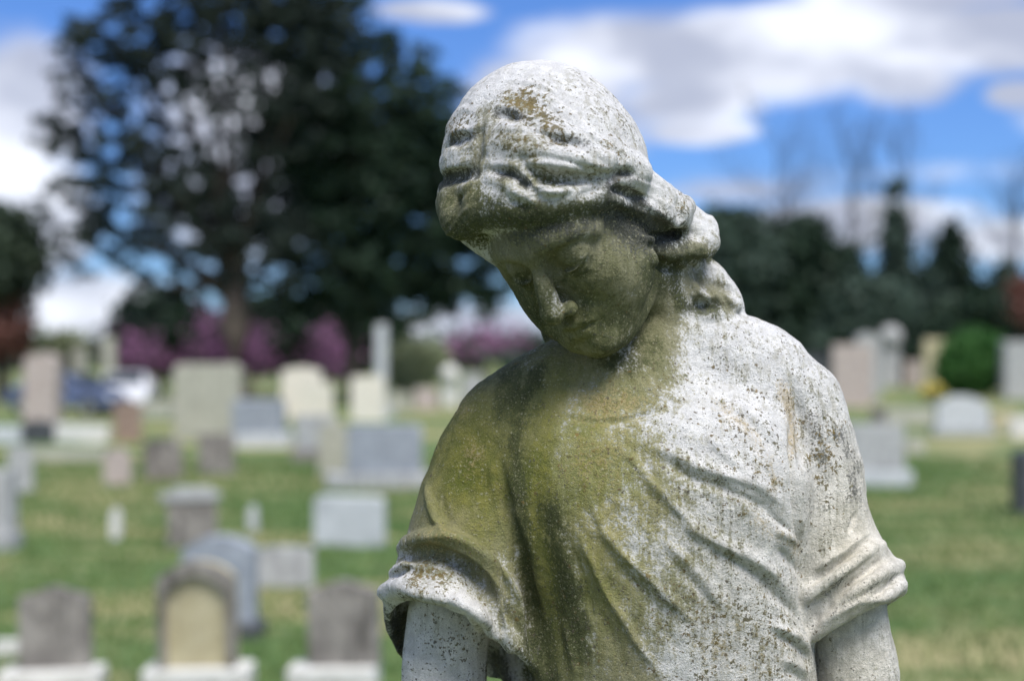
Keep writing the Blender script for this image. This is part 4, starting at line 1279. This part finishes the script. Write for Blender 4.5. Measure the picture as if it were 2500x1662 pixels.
S = gravestone
S('headstone', 50, 210, 1350, 1578, 'serp', 'brown', 'grey brown headstone with dark stained curved top, at bottom left on a white plinth', plinth=(8, 238, 1536), pm='white', rot=2)
S('headstone', 376, 548, 1290, 1578, 'arch', 'tan', 'tan headstone with a grey arched rim around its sunken face', plinth=(338, 582, 1530), pm='white', extra=arch_frame)
S('headstone', 715, 878, 1335, 1576, 'serp', 'brown', 'brown grey headstone with dark streaks, touching the statue sleeve in the front row', plinth=(668, 872, 1528), pm='white', rot=-3)
S('headstone', 425, 590, 1233, 1462, 'arch', 'blue', 'blue grey arched headstone directly behind the tan arched one', plinth=(440, 606, 1430), pm='dark', extra=None, thick=.22)
S('grave_slab', 588, 722, 1258, 1352, 'low_arch', 'grey', 'low wide mottled grey stone right of the blue grey arched headstone')
S('capped_headstone', 388, 500, 1150, 1256, 'flat', 'brown', 'grey brown headstone with an overhanging cap, between the blue grey arch and the small stones', extra=cap_stone, rot=14)
S('headstone', 725, 886, 1143, 1256, 'soft', 'light', 'pale grey plain rectangular headstone alone on the grass left of the statue shoulder')
S('granite_monument', 800, 972, 978, 1122, 'soft', 'blue', 'large blue grey granite monument beside the statue shoulder', 'monument', plinth=(752, 990, 1088), pm='grey', thick=.4)
S('headstone', 240, 302, 1030, 1116, 'round', 'pink', 'small pinkish round topped stone, left one of the three little stones', rot=8)
S('headstone', 335, 420, 1008, 1104, 'rough', 'brown', 'small broken topped brown stone, middle one of the three little stones', rot=-6)
S('headstone', 458, 540, 998, 1092, 'flat', 'brown', 'small square grey stone, right one of the three little stones', rot=4)
S('headstone', -60, 34, 1082, 1262, 'flat', 'grey', 'tall grey stone cut off by the left edge of the photo', plinth=(-70, 40, 1225), thick=.3)
S('headstone', 22, 76, 1026, 1134, 'flat', 'grey', 'narrow grey stone behind the tall one at the left edge', rot=10)
S('monument_slab', 405, 556, 838, 1012, 'soft', 'lichen', 'tall broad greenish grey tablet with rounded corners in front of the dark tree', 'monument', thick=.45)
S('headstone', 410, 470, 924, 1006, 'round', 'cream', 'small bright cream round stone before the tall greenish tablet')
S('granite_monument', 540, 655, 920, 1026, 'flat', 'blue', 'low wide blue grey block on a pale plinth right of the tall greenish tablet', 'monument', plinth=(528, 668, 996), pm='light', thick=.6)
S('headstone', 648, 740, 845, 962, 'low_arch', 'cream', 'bright cream broad headstone, the taller of two overlapping cream ones', thick=.3)
S('headstone', 688, 768, 880, 968, 'low_arch', 'cream', 'bright cream smaller headstone, lower of the overlapping cream pair', thick=.3)
S('headstone', 810, 886, 866, 970, 'soft', 'cream', 'bright cream upright headstone in front of the slender white column', thick=.35)
S('headstone', 682, 775, 955, 1062, 'flat', 'grey', 'grey upright stone just below the cream pair', plinth=(675, 790, 1035), pm='brown', thick=.3)
S('headstone', 735, 800, 968, 1096, 'rough', 'lichen', 'rough tan stone touching the left side of the large granite monument', thick=.35)
S('brown_stone', 265, 326, 926, 1016, 'soft', 'rust', 'narrow reddish brown stone in front of the white car')
S('stone_pillar', 62, 134, 812, 990, 'low_arch', 'pink', 'tall pinkish tan pillar at the left with a rounded top', 'monument', thick=.9)
S('domed_marker', 46, 126, 968, 1018, 'round', 'dark', 'dark low domed marker at the foot of the tall tan pillar', thick=.5)
S('stone_pillar', 240, 264, 775, 940, 'flat', 'lichen', 'thin pale grey pillar left of the magenta blossom', 'monument', thick=.4)
S('stone_pillar', 168, 198, 800, 920, 'flat', 'cream', 'thin cream pillar between the tan pillar and the thin grey pillar', 'monument', thick=.4)
S('marble_column', 866, 889, 745, 962, 'soft', 'light', 'slender white marble column rising behind the lone cream headstone', 'column', thick=.45, plinth=(850, 904, 940))
S('ball_topped_stone', 1020, 1054, 880, 935, 'flat', 'white', 'small white stone with a ball on top near the statue shoulder', extra=ball_top('white', .62))
S('headstone', 892, 946, 902, 950, 'low_arch', 'lichen', 'low pale stone in the far row just right of the slender column')
S('headstone', 955, 1008, 893, 942, 'flat', 'pink', 'low pinkish stone in the far row below the pale shrub')
S('headstone', 1065, 1115, 860, 930, 'flat', 'grey', 'far grey stone showing just above the statue left shoulder', group=None)
S('small_marker', 256, 278, 1168, 1242, 'round', 'white', 'thin little white marker on the grass left of the capped headstone', 'grave marker')
S('small_marker', 573, 594, 1163, 1224, 'round', 'light', 'thin little grey marker on the grass right of the capped headstone', 'grave marker')
S('small_marker', -10, 48, 1474, 1508, 'flat', 'white', 'small flat white marker at the left edge behind the bottom left headstone', 'grave marker')
S('low_kerb', 130, 250, 976, 1018, 'flat', 'white', 'long whitish kerb right of the dark domed marker', 'kerb', thick=.3)
S('low_kerb', -40, 48, 980, 1020, 'flat', 'light', 'pale kerb at the left edge beside the dark domed marker', 'kerb', thick=.3)
S('low_kerb', 75, 242, 1032, 1060, 'flat', 'lichen', 'low mossy kerb left of the three little stones', 'kerb', thick=.4)
S('low_kerb', 326, 400, 920, 962, 'rough', 'lichen', 'rough pale boulder right of the reddish brown stone', 'boulder', thick=.8)
# right side
S('tall_headstone', 1915, 2006, 792, 936, 'soft', 'pink', 'tall pinkish grey stone right behind the statue arm shoulder', thick=.5)
S('tall_headstone', 1972, 2028, 766, 915, 'low_arch', 'grey', 'tall grey stone partly behind the tall pinkish one', thick=.5)
S('ball_topped_stone', 2032, 2070, 800, 890, 'flat', 'grey', 'grey pedestal topped by a big stone ball before the dark conifers', extra=ball_top('grey', .72), thick=.6)
S('headstone', 2034, 2080, 826, 888, 'soft', 'pink', 'squat pinkish stone, left of the squat pink pair')
S('headstone', 2084, 2132, 830, 890, 'soft', 'pink', 'squat pinkish stone, right of the squat pink pair')
S('tall_headstone', 2126, 2192, 780, 893, 'soft', 'tan', 'tan stone left of the round clipped bush', thick=.5)
S('tall_headstone', 2308, 2420, 785, 918, 'flat', 'grey', 'large grey stone right of the round clipped bush at the photo edge', thick=.7)
S('headstone', 2156, 2276, 910, 1002, 'dome', 'light', 'pale grey domed stone in front of the round clipped bush', plinth=(2145, 2290, 985), pm='grey', thick=.3)
S('headstone', 1945, 2078, 975, 1116, 'soft', 'grey', 'broad grey stone against the statue right sleeve', plinth=(1930, 2094, 1082), pm='light', thick=.35)
S('ball_topped_stone', 2006, 2040, 960, 1040, 'flat', 'brown', 'brown grey little stone peeping above the broad grey one', extra=ball_top('brown', .45))
S('headstone', 2338, 2440, 1038, 1182, 'soft', 'dark', 'black polished stone cut off by the right edge', thick=.3)
S('headstone', 2326, 2400, 958, 1006, 'low_arch', 'white', 'low white stone at the right edge above the black one')
S('low_kerb', 2040, 2160, 938, 978, 'flat', 'lichen', 'pale kerb left of the domed stone', 'kerb', thick=.5)
S('low_kerb', 2280, 2340, 945, 992, 'flat', 'tan', 'tan kerb right of the domed stone', 'kerb', thick=.5)
S('small_marker', 2088, 2130, 1002, 1044, 'round', 'lichen', 'little tan marker on the grass below the pale kerb', 'grave marker')
S('finial_stone', 1776, 1812, 760, 880, 'round', 'pink', 'pinkish round headed pillar just above the statue shoulder', 'monument', thick=.7)
S('headstone', 1850, 1905, 815, 900, 'flat', 'dark', 'dark stone hidden behind the statue shoulder line', thick=.5)


# yellow flowers left on the grass
def flowers(x, y):
    pos, d, s = G(x, y); root = bpy.data.objects.new('flower_bunch', None); scene.collection.objects.link(root); root.location = pos
    root['label'] = 'bright yellow bunch of flowers in a pot beside the round bush'; root['category'] = 'flowers'
    bm = bmesh.new(); bmesh.ops.create_cone(bm, cap_ends=True, segments=16, radius1=.16, radius2=.24, depth=.4)
    for v in bm.verts: v.co.z += .2
    bm_obj('flower_pot', bm, SM['grey'], root)
    m = mat_leaf('yellow_petals', (.62, .48, .06), (.70, .60, .12)); m2 = mat_leaf('flower_leaves', (.05, .10, .03), (.08, .14, .04))
    for nm, mm, n_, r0 in (('blossoms', m, 260, .52), ('leaves', m2, 160, .42)):
        c = gr.normal(size=(n_, 3)); c /= np.linalg.norm(c, axis=1, keepdims=True); c = c * r0 * (.6 + .4 * gr.random((n_, 1))); c[:, 2] = np.abs(c[:, 2]) * .9 + .42
        link(nm, leaf_mesh(nm, c, .12), mm, root)


def leaf_mesh(name, c, size, rng_=None, aspect=.55):
    r = rng_ or gr; n_ = len(c)
    a = r.normal(size=(n_, 3)); a /= np.linalg.norm(a, axis=1, keepdims=True)
    b = r.normal(size=(n_, 3)); b -= a * (a * b).sum(1, keepdims=True); b /= np.linalg.norm(b, axis=1, keepdims=True)
    sz = size * (.6 + .8 * r.random((n_, 1)))
    v = np.stack([c - a * sz, c + b * sz * aspect, c + a * sz, c - b * sz * aspect], 1).reshape(-1, 3)
    return mesh_np(name, v, np.arange(n_ * 4).reshape(-1, 4), False)


flowers(2150, 930)

BARK = stone_material('bark', (.045, .038, .03), (.08, .065, .05), streak=.6)


def limb(bm, pts, seg=8):
    """tapered tube through (point, radius)"""
    prev = None
    p = [(Vector(a), r) for a, r in pts]
    for i, (c, r) in enumerate(p):
        d_ = (p[min(i + 1, len(p) - 1)][0] - p[max(i - 1, 0)][0]).normalized()
        q = d_.to_track_quat('Z', 'Y')
        ring = [bm.verts.new(c + q @ Vector((math.cos(2 * math.pi * k / seg) * r, math.sin(2 * math.pi * k / seg) * r, 0))) for k in range(seg)]
        if prev:
            for k in range(seg): bm.faces.new((prev[k], prev[(k + 1) % seg], ring[(k + 1) % seg], ring[k]))
        prev = ring


def branchy(bm, base, dirn, length, r, depth, rr, spread=.6, up=.15):
    pts = [(base, r)]; d_ = Vector(dirn).normalized(); c = Vector(base)
    for k in range(4):
        d_ = (d_ + Vector((rr.uniform(-.2, .2), rr.uniform(-.2, .2), rr.uniform(-.1, .2) + up * .3))).normalized()
        c = c + d_ * length / 4; pts.append((tuple(c), max(r * (1 - .18 * (k + 1)), .006)))
    limb(bm, pts, 6 if depth > 1 else 4)
    ends = [c.copy()]
    if depth > 0:
        for k in range(1, 5):
            if rr.random() < .9:
                b = Vector(pts[k][0])
                nd = (d_ + Vector((rr.uniform(-1, 1), rr.uniform(-1, 1), rr.uniform(-.3, .7))) * spread).normalized()
                ends += branchy(bm, tuple(b), nd, length * rr.uniform(.5, .7), pts[k][1] * .6, depth - 1, rr, spread, up)
    return ends


def crown_points(blobs, clumps, per, cr, seed, shell=.55):
    r = np.random.default_rng(seed)
    vol = np.array([b[3] * b[4] * b[5] for b in blobs]); pr = vol / vol.sum()
    which = r.choice(len(blobs), clumps, p=pr)
    u_ = r.normal(size=(clumps, 3)); u_ /= np.linalg.norm(u_, axis=1, keepdims=True)
    rad = (shell + (1 - shell) * r.random((clumps, 1)) ** .6)
    B = np.array(blobs)[which]
    c = B[:, :3] + u_ * rad * B[:, 3:6]
    pts = c[:, None, :] + r.normal(size=(clumps, per, 3)) * cr * np.array([1, 1, .6])
    return pts.reshape(-1, 3)


def tree(name, x, y, blobs, clumps, per, cr, leaf, mat, label, cat='tree', trunk=(.3, 4), seed=1, group=None, shell=.4, limbs=7):
    """blobs: (x, y, rx, ry[, dy]) of the crown in drawing units"""
    pos, d, s = G(x, y); root = bpy.data.objects.new(name, None); scene.collection.objects.link(root); root.location = pos
    root['label'] = label; root['category'] = cat
    if group: root['group'] = group
    B = []
    for b in blobs:
        B.append(((b[0] - x) * s, b[4] if len(b) > 4 else 0, CAM_H + (818 - b[1]) * s, b[2] * s, (b[2] + b[3]) * .42 * s, b[3] * s))
    pts = crown_points(B, clumps, per, cr, seed, shell)
    pts = pts[pts[:, 2] > .1]
    link('crown', leaf_mesh('crown', pts, leaf, np.random.default_rng(seed)), mat, root)
    rr = random.Random(seed); bm = bmesh.new()
    r0, th_ = trunk
    limb(bm, [((0, 0, -.1), r0 * 1.35), ((0, 0, .5), r0 * 1.05), ((rr.uniform(-.1, .1), 0, th_ * .5), r0 * .95), ((rr.uniform(-.2, .2), 0, th_), r0 * .8)], 12)
    big = sorted(B, key=lambda b: -b[3] * b[5])
    for k in range(limbs):
        b = big[k % len(big)]
        t_ = Vector((b[0], b[1], b[2])) + Vector((rr.uniform(-.6, .6) * b[3], rr.uniform(-.6, .6) * b[4], rr.uniform(-.3, .6) * b[5]))
        st_ = Vector((0, 0, th_ * rr.uniform(.7, 1.0))); mid = st_.lerp(t_, .5) + Vector((0, 0, rr.uniform(0, .6)))
        limb(bm, [(tuple(st_), r0 * .45), (tuple(st_.lerp(mid, .5)), r0 * .36), (tuple(mid), r0 * .26), (tuple(t_), r0 * .1)], 7)
    bm_obj('trunk', bm, BARK, root, True)
    return root


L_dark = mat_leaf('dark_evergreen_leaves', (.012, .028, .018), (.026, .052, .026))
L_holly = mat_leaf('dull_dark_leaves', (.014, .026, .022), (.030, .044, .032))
L_mid = mat_leaf('mid_green_leaves', (.035, .055, .035), (.06, .085, .052))
L_conifer = mat_leaf('conifer_needles', (.030, .054, .040), (.056, .088, .062))
L_red = mat_leaf('copper_leaves', (.14, .06, .045), (.22, .10, .08))
L_pink = mat_leaf('magenta_blossom', (.20, .08, .17), (.36, .16, .31))
L_pale = mat_leaf('pale_spring_leaves', (.24, .28, .15), (.34, .37, .22))
L_bush = mat_leaf('clipped_bush_leaves', (.03, .10, .02), (.06, .16, .035))

# the big dark tree on the left: loose, full of small gaps
big = [(300, 170, 190, 190), (480, 40, 260, 190), (600, 260, 190, 200), (300, 400, 200, 150), (480, 480, 230, 150), (230, 560, 140, 90),
       (620, 560, 170, 120), (430, 640, 130, 60), (160, 300, 80, 110), (160, 500, 80, 90), (330, 690, 110, 70), (600, 680, 120, 70), (210, 110, 80, 110), (420, -160, 230, 150), (700, 60, 150, 160)]
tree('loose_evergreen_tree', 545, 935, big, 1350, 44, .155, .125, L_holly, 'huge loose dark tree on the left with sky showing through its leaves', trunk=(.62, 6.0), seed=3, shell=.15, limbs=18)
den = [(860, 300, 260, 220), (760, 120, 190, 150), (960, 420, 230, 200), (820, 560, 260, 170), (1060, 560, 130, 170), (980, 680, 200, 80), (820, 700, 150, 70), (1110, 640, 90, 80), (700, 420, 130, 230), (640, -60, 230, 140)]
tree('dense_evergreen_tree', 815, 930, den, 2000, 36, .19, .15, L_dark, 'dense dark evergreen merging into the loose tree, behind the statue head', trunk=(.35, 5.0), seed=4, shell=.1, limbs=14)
tree('round_green_tree', 5, 925, [(0, 590, 80, 110), (-60, 640, 80, 90)], 420, 22, .5, .26, L_mid, 'round mid green tree cut off by the left edge', trunk=(.3, 4), seed=5)
tree('copper_tree', 0, 925, [(-5, 755, 62, 62), (-70, 770, 50, 50)], 260, 20, .4, .2, L_red, 'low reddish brown tree under the green one at the left edge', trunk=(.2, 2), seed=6)
for k, (bx, lab_, bl) in enumerate([
        (330, 'magenta blossoming bush left of the tall greenish tablet', [(320, 800, 40, 50), (360, 830, 50, 34)]),
        (492, 'upright magenta blossoming tree just left of the big trunk', [(496, 770, 26, 70), (470, 825, 36, 30)]),
        (578, 'magenta blossoming bush just right of the big trunk', [(575, 800, 30, 60), (610, 835, 30, 30)]),
        (765, 'magenta blossoming bush between the cream pair and the slender column', [(755, 790, 26, 66), (785, 830, 36, 30)]),
        (1120, 'wide magenta blossoming bush under the statue chin', [(1100, 790, 85, 34), (1170, 770, 55, 30)])]):
    tree('blossom_bush', bx, 912, bl, 40, 12, .6, .13, L_pink, lab_, 'bush', trunk=(.08, 1.0), seed=20 + k, group='magenta blossoming bushes', limbs=5)
tree('pale_shrub', 955, 918, [(955, 835, 62, 48), (930, 860, 50, 36)], 200, 18, .35, .16, L_pale, 'pale yellow green shrub right of the slender column', 'bush', trunk=(.08, 1), seed=31, limbs=5)
tree('pale_shrub', 150, 918, [(150, 800, 50, 40), (110, 830, 44, 40)], 120, 14, .4, .16, L_pale, 'pale thin shrub behind the two thin pillars', 'bush', trunk=(.1, 1), seed=32, limbs=5)
tree('dark_shrub', 370, 905, [(380, 770, 130, 90), (450, 830, 80, 60)], 560, 20, .4, .22, L_dark, 'dark shrub in the shade below the loose tree', 'bush', trunk=(.12, 1), seed=33)
tree('dark_shrub', 660, 905, [(660, 770, 150, 95), (760, 810, 110, 60), (850, 770, 90, 70)], 800, 20, .4, .22, L_dark, 'dark shrub in the shade right of the big trunk', 'bush', trunk=(.12, 1), seed=34)
# right side trees
tree('dark_yew', 1700, 885, [(1690, 640, 130, 170), (1620, 700, 100, 150), (1740, 760, 130, 110)], 1150, 22, .55, .32, L_conifer, 'broad dark green tree right behind the curls of the statue', trunk=(.5, 4), seed=41)
tree('dark_yew', 1880, 885, [(1870, 690, 110, 150), (1850, 560, 70, 70), (1900, 800, 120, 80)], 850, 22, .5, .3, L_dark, 'dark tree between the broad one and the narrow conifer', trunk=(.4, 4), seed=42)
def conifer(x, y, top, hw, label, seed, mat=L_conifer, n=16, cl=620):
    bl = []
    for k in range(n):
        t_ = (k + .5) / n; bl.append((x, top + (y - 30 - top) * t_, max(6, hw * t_ ** .85), (y - top) / n * .9))
    return tree('conifer', x, y, bl, cl, 20, .42, .28, mat, label, trunk=(.3, 7), seed=seed, group='conifers along the back of the cemetery', shell=.3, limbs=4)
conifer(2062, 883, 425, 62, 'tall narrow spire shaped conifer right of centre of the right hand treeline', 51)
conifer(1965, 880, 560, 90, 'low dark conifer left of the narrow spire', 52, L_dark)
conifer(2190, 882, 505, 150, 'widest dark conifer behind the round clipped bush', 53, L_dark, cl=1100)
conifer(2130, 886, 600, 100, 'short dark conifer between the spire and the widest one', 54, L_conifer)
tree('dark_yew', 2020, 888, [(2010, 740, 110, 100), (1960, 800, 110, 60), (2100, 790, 110, 70)], 700, 20, .5, .3, L_conifer, 'low dark spreading tree at the foot of the narrow spire', trunk=(.3, 2), seed=43)
tree('dark_yew', 2300, 889, [(2290, 760, 130, 100), (2200, 800, 110, 70), (2390, 770, 90, 110)], 800, 20, .5, .3, L_dark, 'low dark tree behind the round clipped bush', trunk=(.3, 2), seed=44)
conifer(2320, 884, 590, 120, 'dark conifer at the far right edge', 55, L_conifer, cl=800)
tree('copper_tree', 2352, 895, [(2362, 690, 34, 60)], 90, 14, .3, .2, L_red, 'small reddish tree at the right edge of the photo', trunk=(.12, 3), seed=56)
tree('clipped_bush', 2213, 915, [(2245, 835, 76, 74), (2210, 850, 50, 50)], 620, 22, .22, .13, L_bush, 'round clipped bright green bush on a short trunk', 'bush', trunk=(.22, .9), seed=57, shell=.6)


def bare_tree(x, y, top, label, seed):
    pos, d, s = G(x, y); root = bpy.data.objects.new('bare_tree', None); scene.collection.objects.link(root); root.location = pos
    root['label'] = label; root['category'] = 'tree'; root['group'] = 'leafless trees behind the conifers'
    h = (y - top) * s; rr = random.Random(seed)
    bm = bmesh.new(); limb(bm, [((0, 0, -.1), .35), ((0, 0, h * .25), .28), ((.2, 0, h * .45), .2), ((.1, .1, h * .7), .12), ((0, 0, h), .04)], 10)
    bm_obj('trunk', bm, BARK, root, True)
    bm = bmesh.new()
    for k in range(22):
        z = h * rr.uniform(.3, .95); a = rr.uniform(0, 6.28)
        branchy(bm, (0, 0, z), (math.cos(a), math.sin(a), rr.uniform(.5, 1.3)), h * .26 * (1.25 - z / h * .7), .075 * (1.3 - z / h), 3, rr, .7)
    bm_obj('branches', bm, BARK, root)


bare_tree(1790, 878, 300, 'leafless tree with fine branches over the broad dark tree', 61)
bare_tree(1960, 878, 330, 'leafless tree left of the narrow spire conifer', 62)
bare_tree(2090, 876, 320, 'leafless tree just right of the narrow spire conifer', 63)
bare_tree(2340, 878, 400, 'leafless tree at the far right edge', 64)
# a hedge of trees closing the view far off
fw = []
r_ = np.random.default_rng(77)
for k in range(150):
    x = -900 + k * 12 + r_.normal() * 4; fw.append((x * .4, 210 + r_.normal() * 8, 1.6 + r_.random() * 1.2, 6, 5, 2.6 + r_.random() * 1.6))
fp = crown_points([(b[0], b[1], b[2], b[3], b[4], b[5]) for b in fw], 5200, 10, 1.0, 78, .3); fp = fp[(fp[:, 2] > .05)]
fwo = link('distant_wood', leaf_mesh('distant_wood', fp, .8, r_), L_conifer); fwo['kind'] = 'stuff'; fwo['label'] = 'low distant wood along the horizon'; fwo['category'] = 'wood'


# ------------------------------------------------------------------ parked cars
def simple_mat(name, col_, rough=.4, metal=0.0, coat=0.0):
    m = bpy.data.materials.new(name); m.use_nodes = True; b = m.node_tree.nodes['Principled BSDF']; t = NT(m.node_tree)
    o_ = t.n.new('ShaderNodeTexCoord').outputs['Object']
    t.l.new(t.mix(t.ramp(t.noise(o_, 14, 3, .6), .4, .6), tuple(v * .9 for v in col_), col_), b.inputs['Base Color'])
    b.inputs['Roughness'].default_value = rough; b.inputs['Metallic'].default_value = metal; b.inputs['Coat Weight'].default_value = coat
    return m


M_glass = simple_mat('car_glass', (.03, .04, .05), .08); M_tyre = simple_mat('tyre_rubber', (.02, .02, .02), .8); M_rim = simple_mat('alloy_rim', (.5, .5, .5), .3, .8)
M_lamp = simple_mat('lamp_glass', (.7, .72, .75), .1); M_trim = simple_mat('dark_trim', (.03, .03, .03), .5)


def car(x, y, rot, paint, label):
    pos, d, s = G(x, y); root = bpy.data.objects.new('parked_car', None); scene.collection.objects.link(root); root.location = pos
    root.rotation_euler = (0, 0, math.radians(rot)); root['label'] = label; root['category'] = 'car'; root['group'] = 'cars parked beyond the graves'
    pr = [(-2.15, .35), (-2.2, .75), (-2.05, .98), (-1.7, 1.05), (-1.25, 1.42), (-.4, 1.50), (.35, 1.46), (1.05, 1.02), (1.75, .92), (2.12, .75), (2.2, .45), (2.1, .30)]
    bm = bmesh.new(); cols = []
    for wv_, zk in ((-.90, 0), (-.93, 1), (.93, 1), (.90, 0)):
        pass
    ys_ = [-.92, -.80, 0, .80, .92]
    rows_ = []
    for yy in ys_:
        row = []
        for (px, pz) in pr:
            k = 1.0
            z = pz; yv = yy
            if pz > 1.05: yv = yy * .80
            if abs(yy) > .9: z = .35 + (pz - .35) * (.93 if pz < 1.1 else .90)
            row.append(bm.verts.new((px, yv, z)))
        rows_.append(row)
    for a in range(len(ys_) - 1):
        for b in range(len(pr) - 1):
            bm.faces.new((rows_[a][b], rows_[a][b + 1], rows_[a + 1][b + 1], rows_[a + 1][b]))
        bm.faces.new((rows_[a][-1], rows_[a][0], rows_[a + 1][0], rows_[a + 1][-1]))
    bm.faces.new(rows_[0][::-1]); bm.faces.new(rows_[-1])
    bmesh.ops.recalc_face_normals(bm, faces=bm.faces)
    bmesh.ops.bevel(bm, geom=[e for e in bm.edges if e.calc_face_angle(0) > .5], offset=.04, segments=2, affect='EDGES')
    bm_obj('body', bm, paint, root, False)
    def pane(name, pts):
        bm = bmesh.new(); f = bm.faces.new([bm.verts.new(p) for p in pts]); r = bmesh.ops.extrude_face_region(bm, geom=[f])
        nrm = f.normal if f.normal.length else Vector((0, 0, 1)); bm.normal_update()
        for v in [g_ for g_ in r['geom'] if isinstance(g_, bmesh.types.BMVert)]: v.co += f.normal * .02
        bmesh.ops.recalc_face_normals(bm, faces=bm.faces); bm_obj(name, bm, M_glass, root)
    pane('windscreen', [(.42, -.62, 1.435), (.42, .62, 1.435), (.98, .72, 1.085), (.98, -.72, 1.085)])
    pane('rear_window', [(-1.30, -.60, 1.40), (-1.30, .60, 1.40), (-1.66, .70, 1.09), (-1.66, -.70, 1.09)])
    for sd_ in (-1, 1):
        pane('side_window', [(-1.2, sd_ * .76, 1.30), (.30, sd_ * .76, 1.33), (.85, sd_ * .86, 1.03), (-1.5, sd_ * .86, 1.03)])
        for wx in (-1.35, 1.38):
            bm = bmesh.new(); bmesh.ops.create_cone(bm, cap_ends=True, segments=24, radius1=.33, radius2=.33, depth=.22, matrix=Matrix.Translation((wx, sd_ * .86, .33)) @ Matrix.Rotation(math.pi / 2, 4, 'X'))
            w_ = bm_obj('wheel', bm, M_tyre, root)
            bm = bmesh.new(); bmesh.ops.create_cone(bm, cap_ends=True, segments=20, radius1=.2, radius2=.2, depth=.03, matrix=Matrix.Translation((wx, sd_ * .98, .33)) @ Matrix.Rotation(math.pi / 2, 4, 'X'))
            bm_obj('rim', bm, M_rim, w_)
        bm = bmesh.new(); bm_box(bm, 2.10, sd_ * .66, .70, .14, .34, .14, .03); bm_obj('headlight', bm, M_lamp, root)
    bm = bmesh.new(); bm_box(bm, 2.17, 0, .5, .08, 1.0, .18, .02); bm_obj('grille', bm, M_trim, root)


car(291, 952, -82, simple_mat('white_paint', (.72, .73, .76), .3, 0, .5), 'white car facing the camera behind the reddish brown stone')
car(165, 956, -20, simple_mat('blue_grey_paint', (.12, .15, .24), .3, .2, .5), 'blue grey car seen from the side left of the white one')
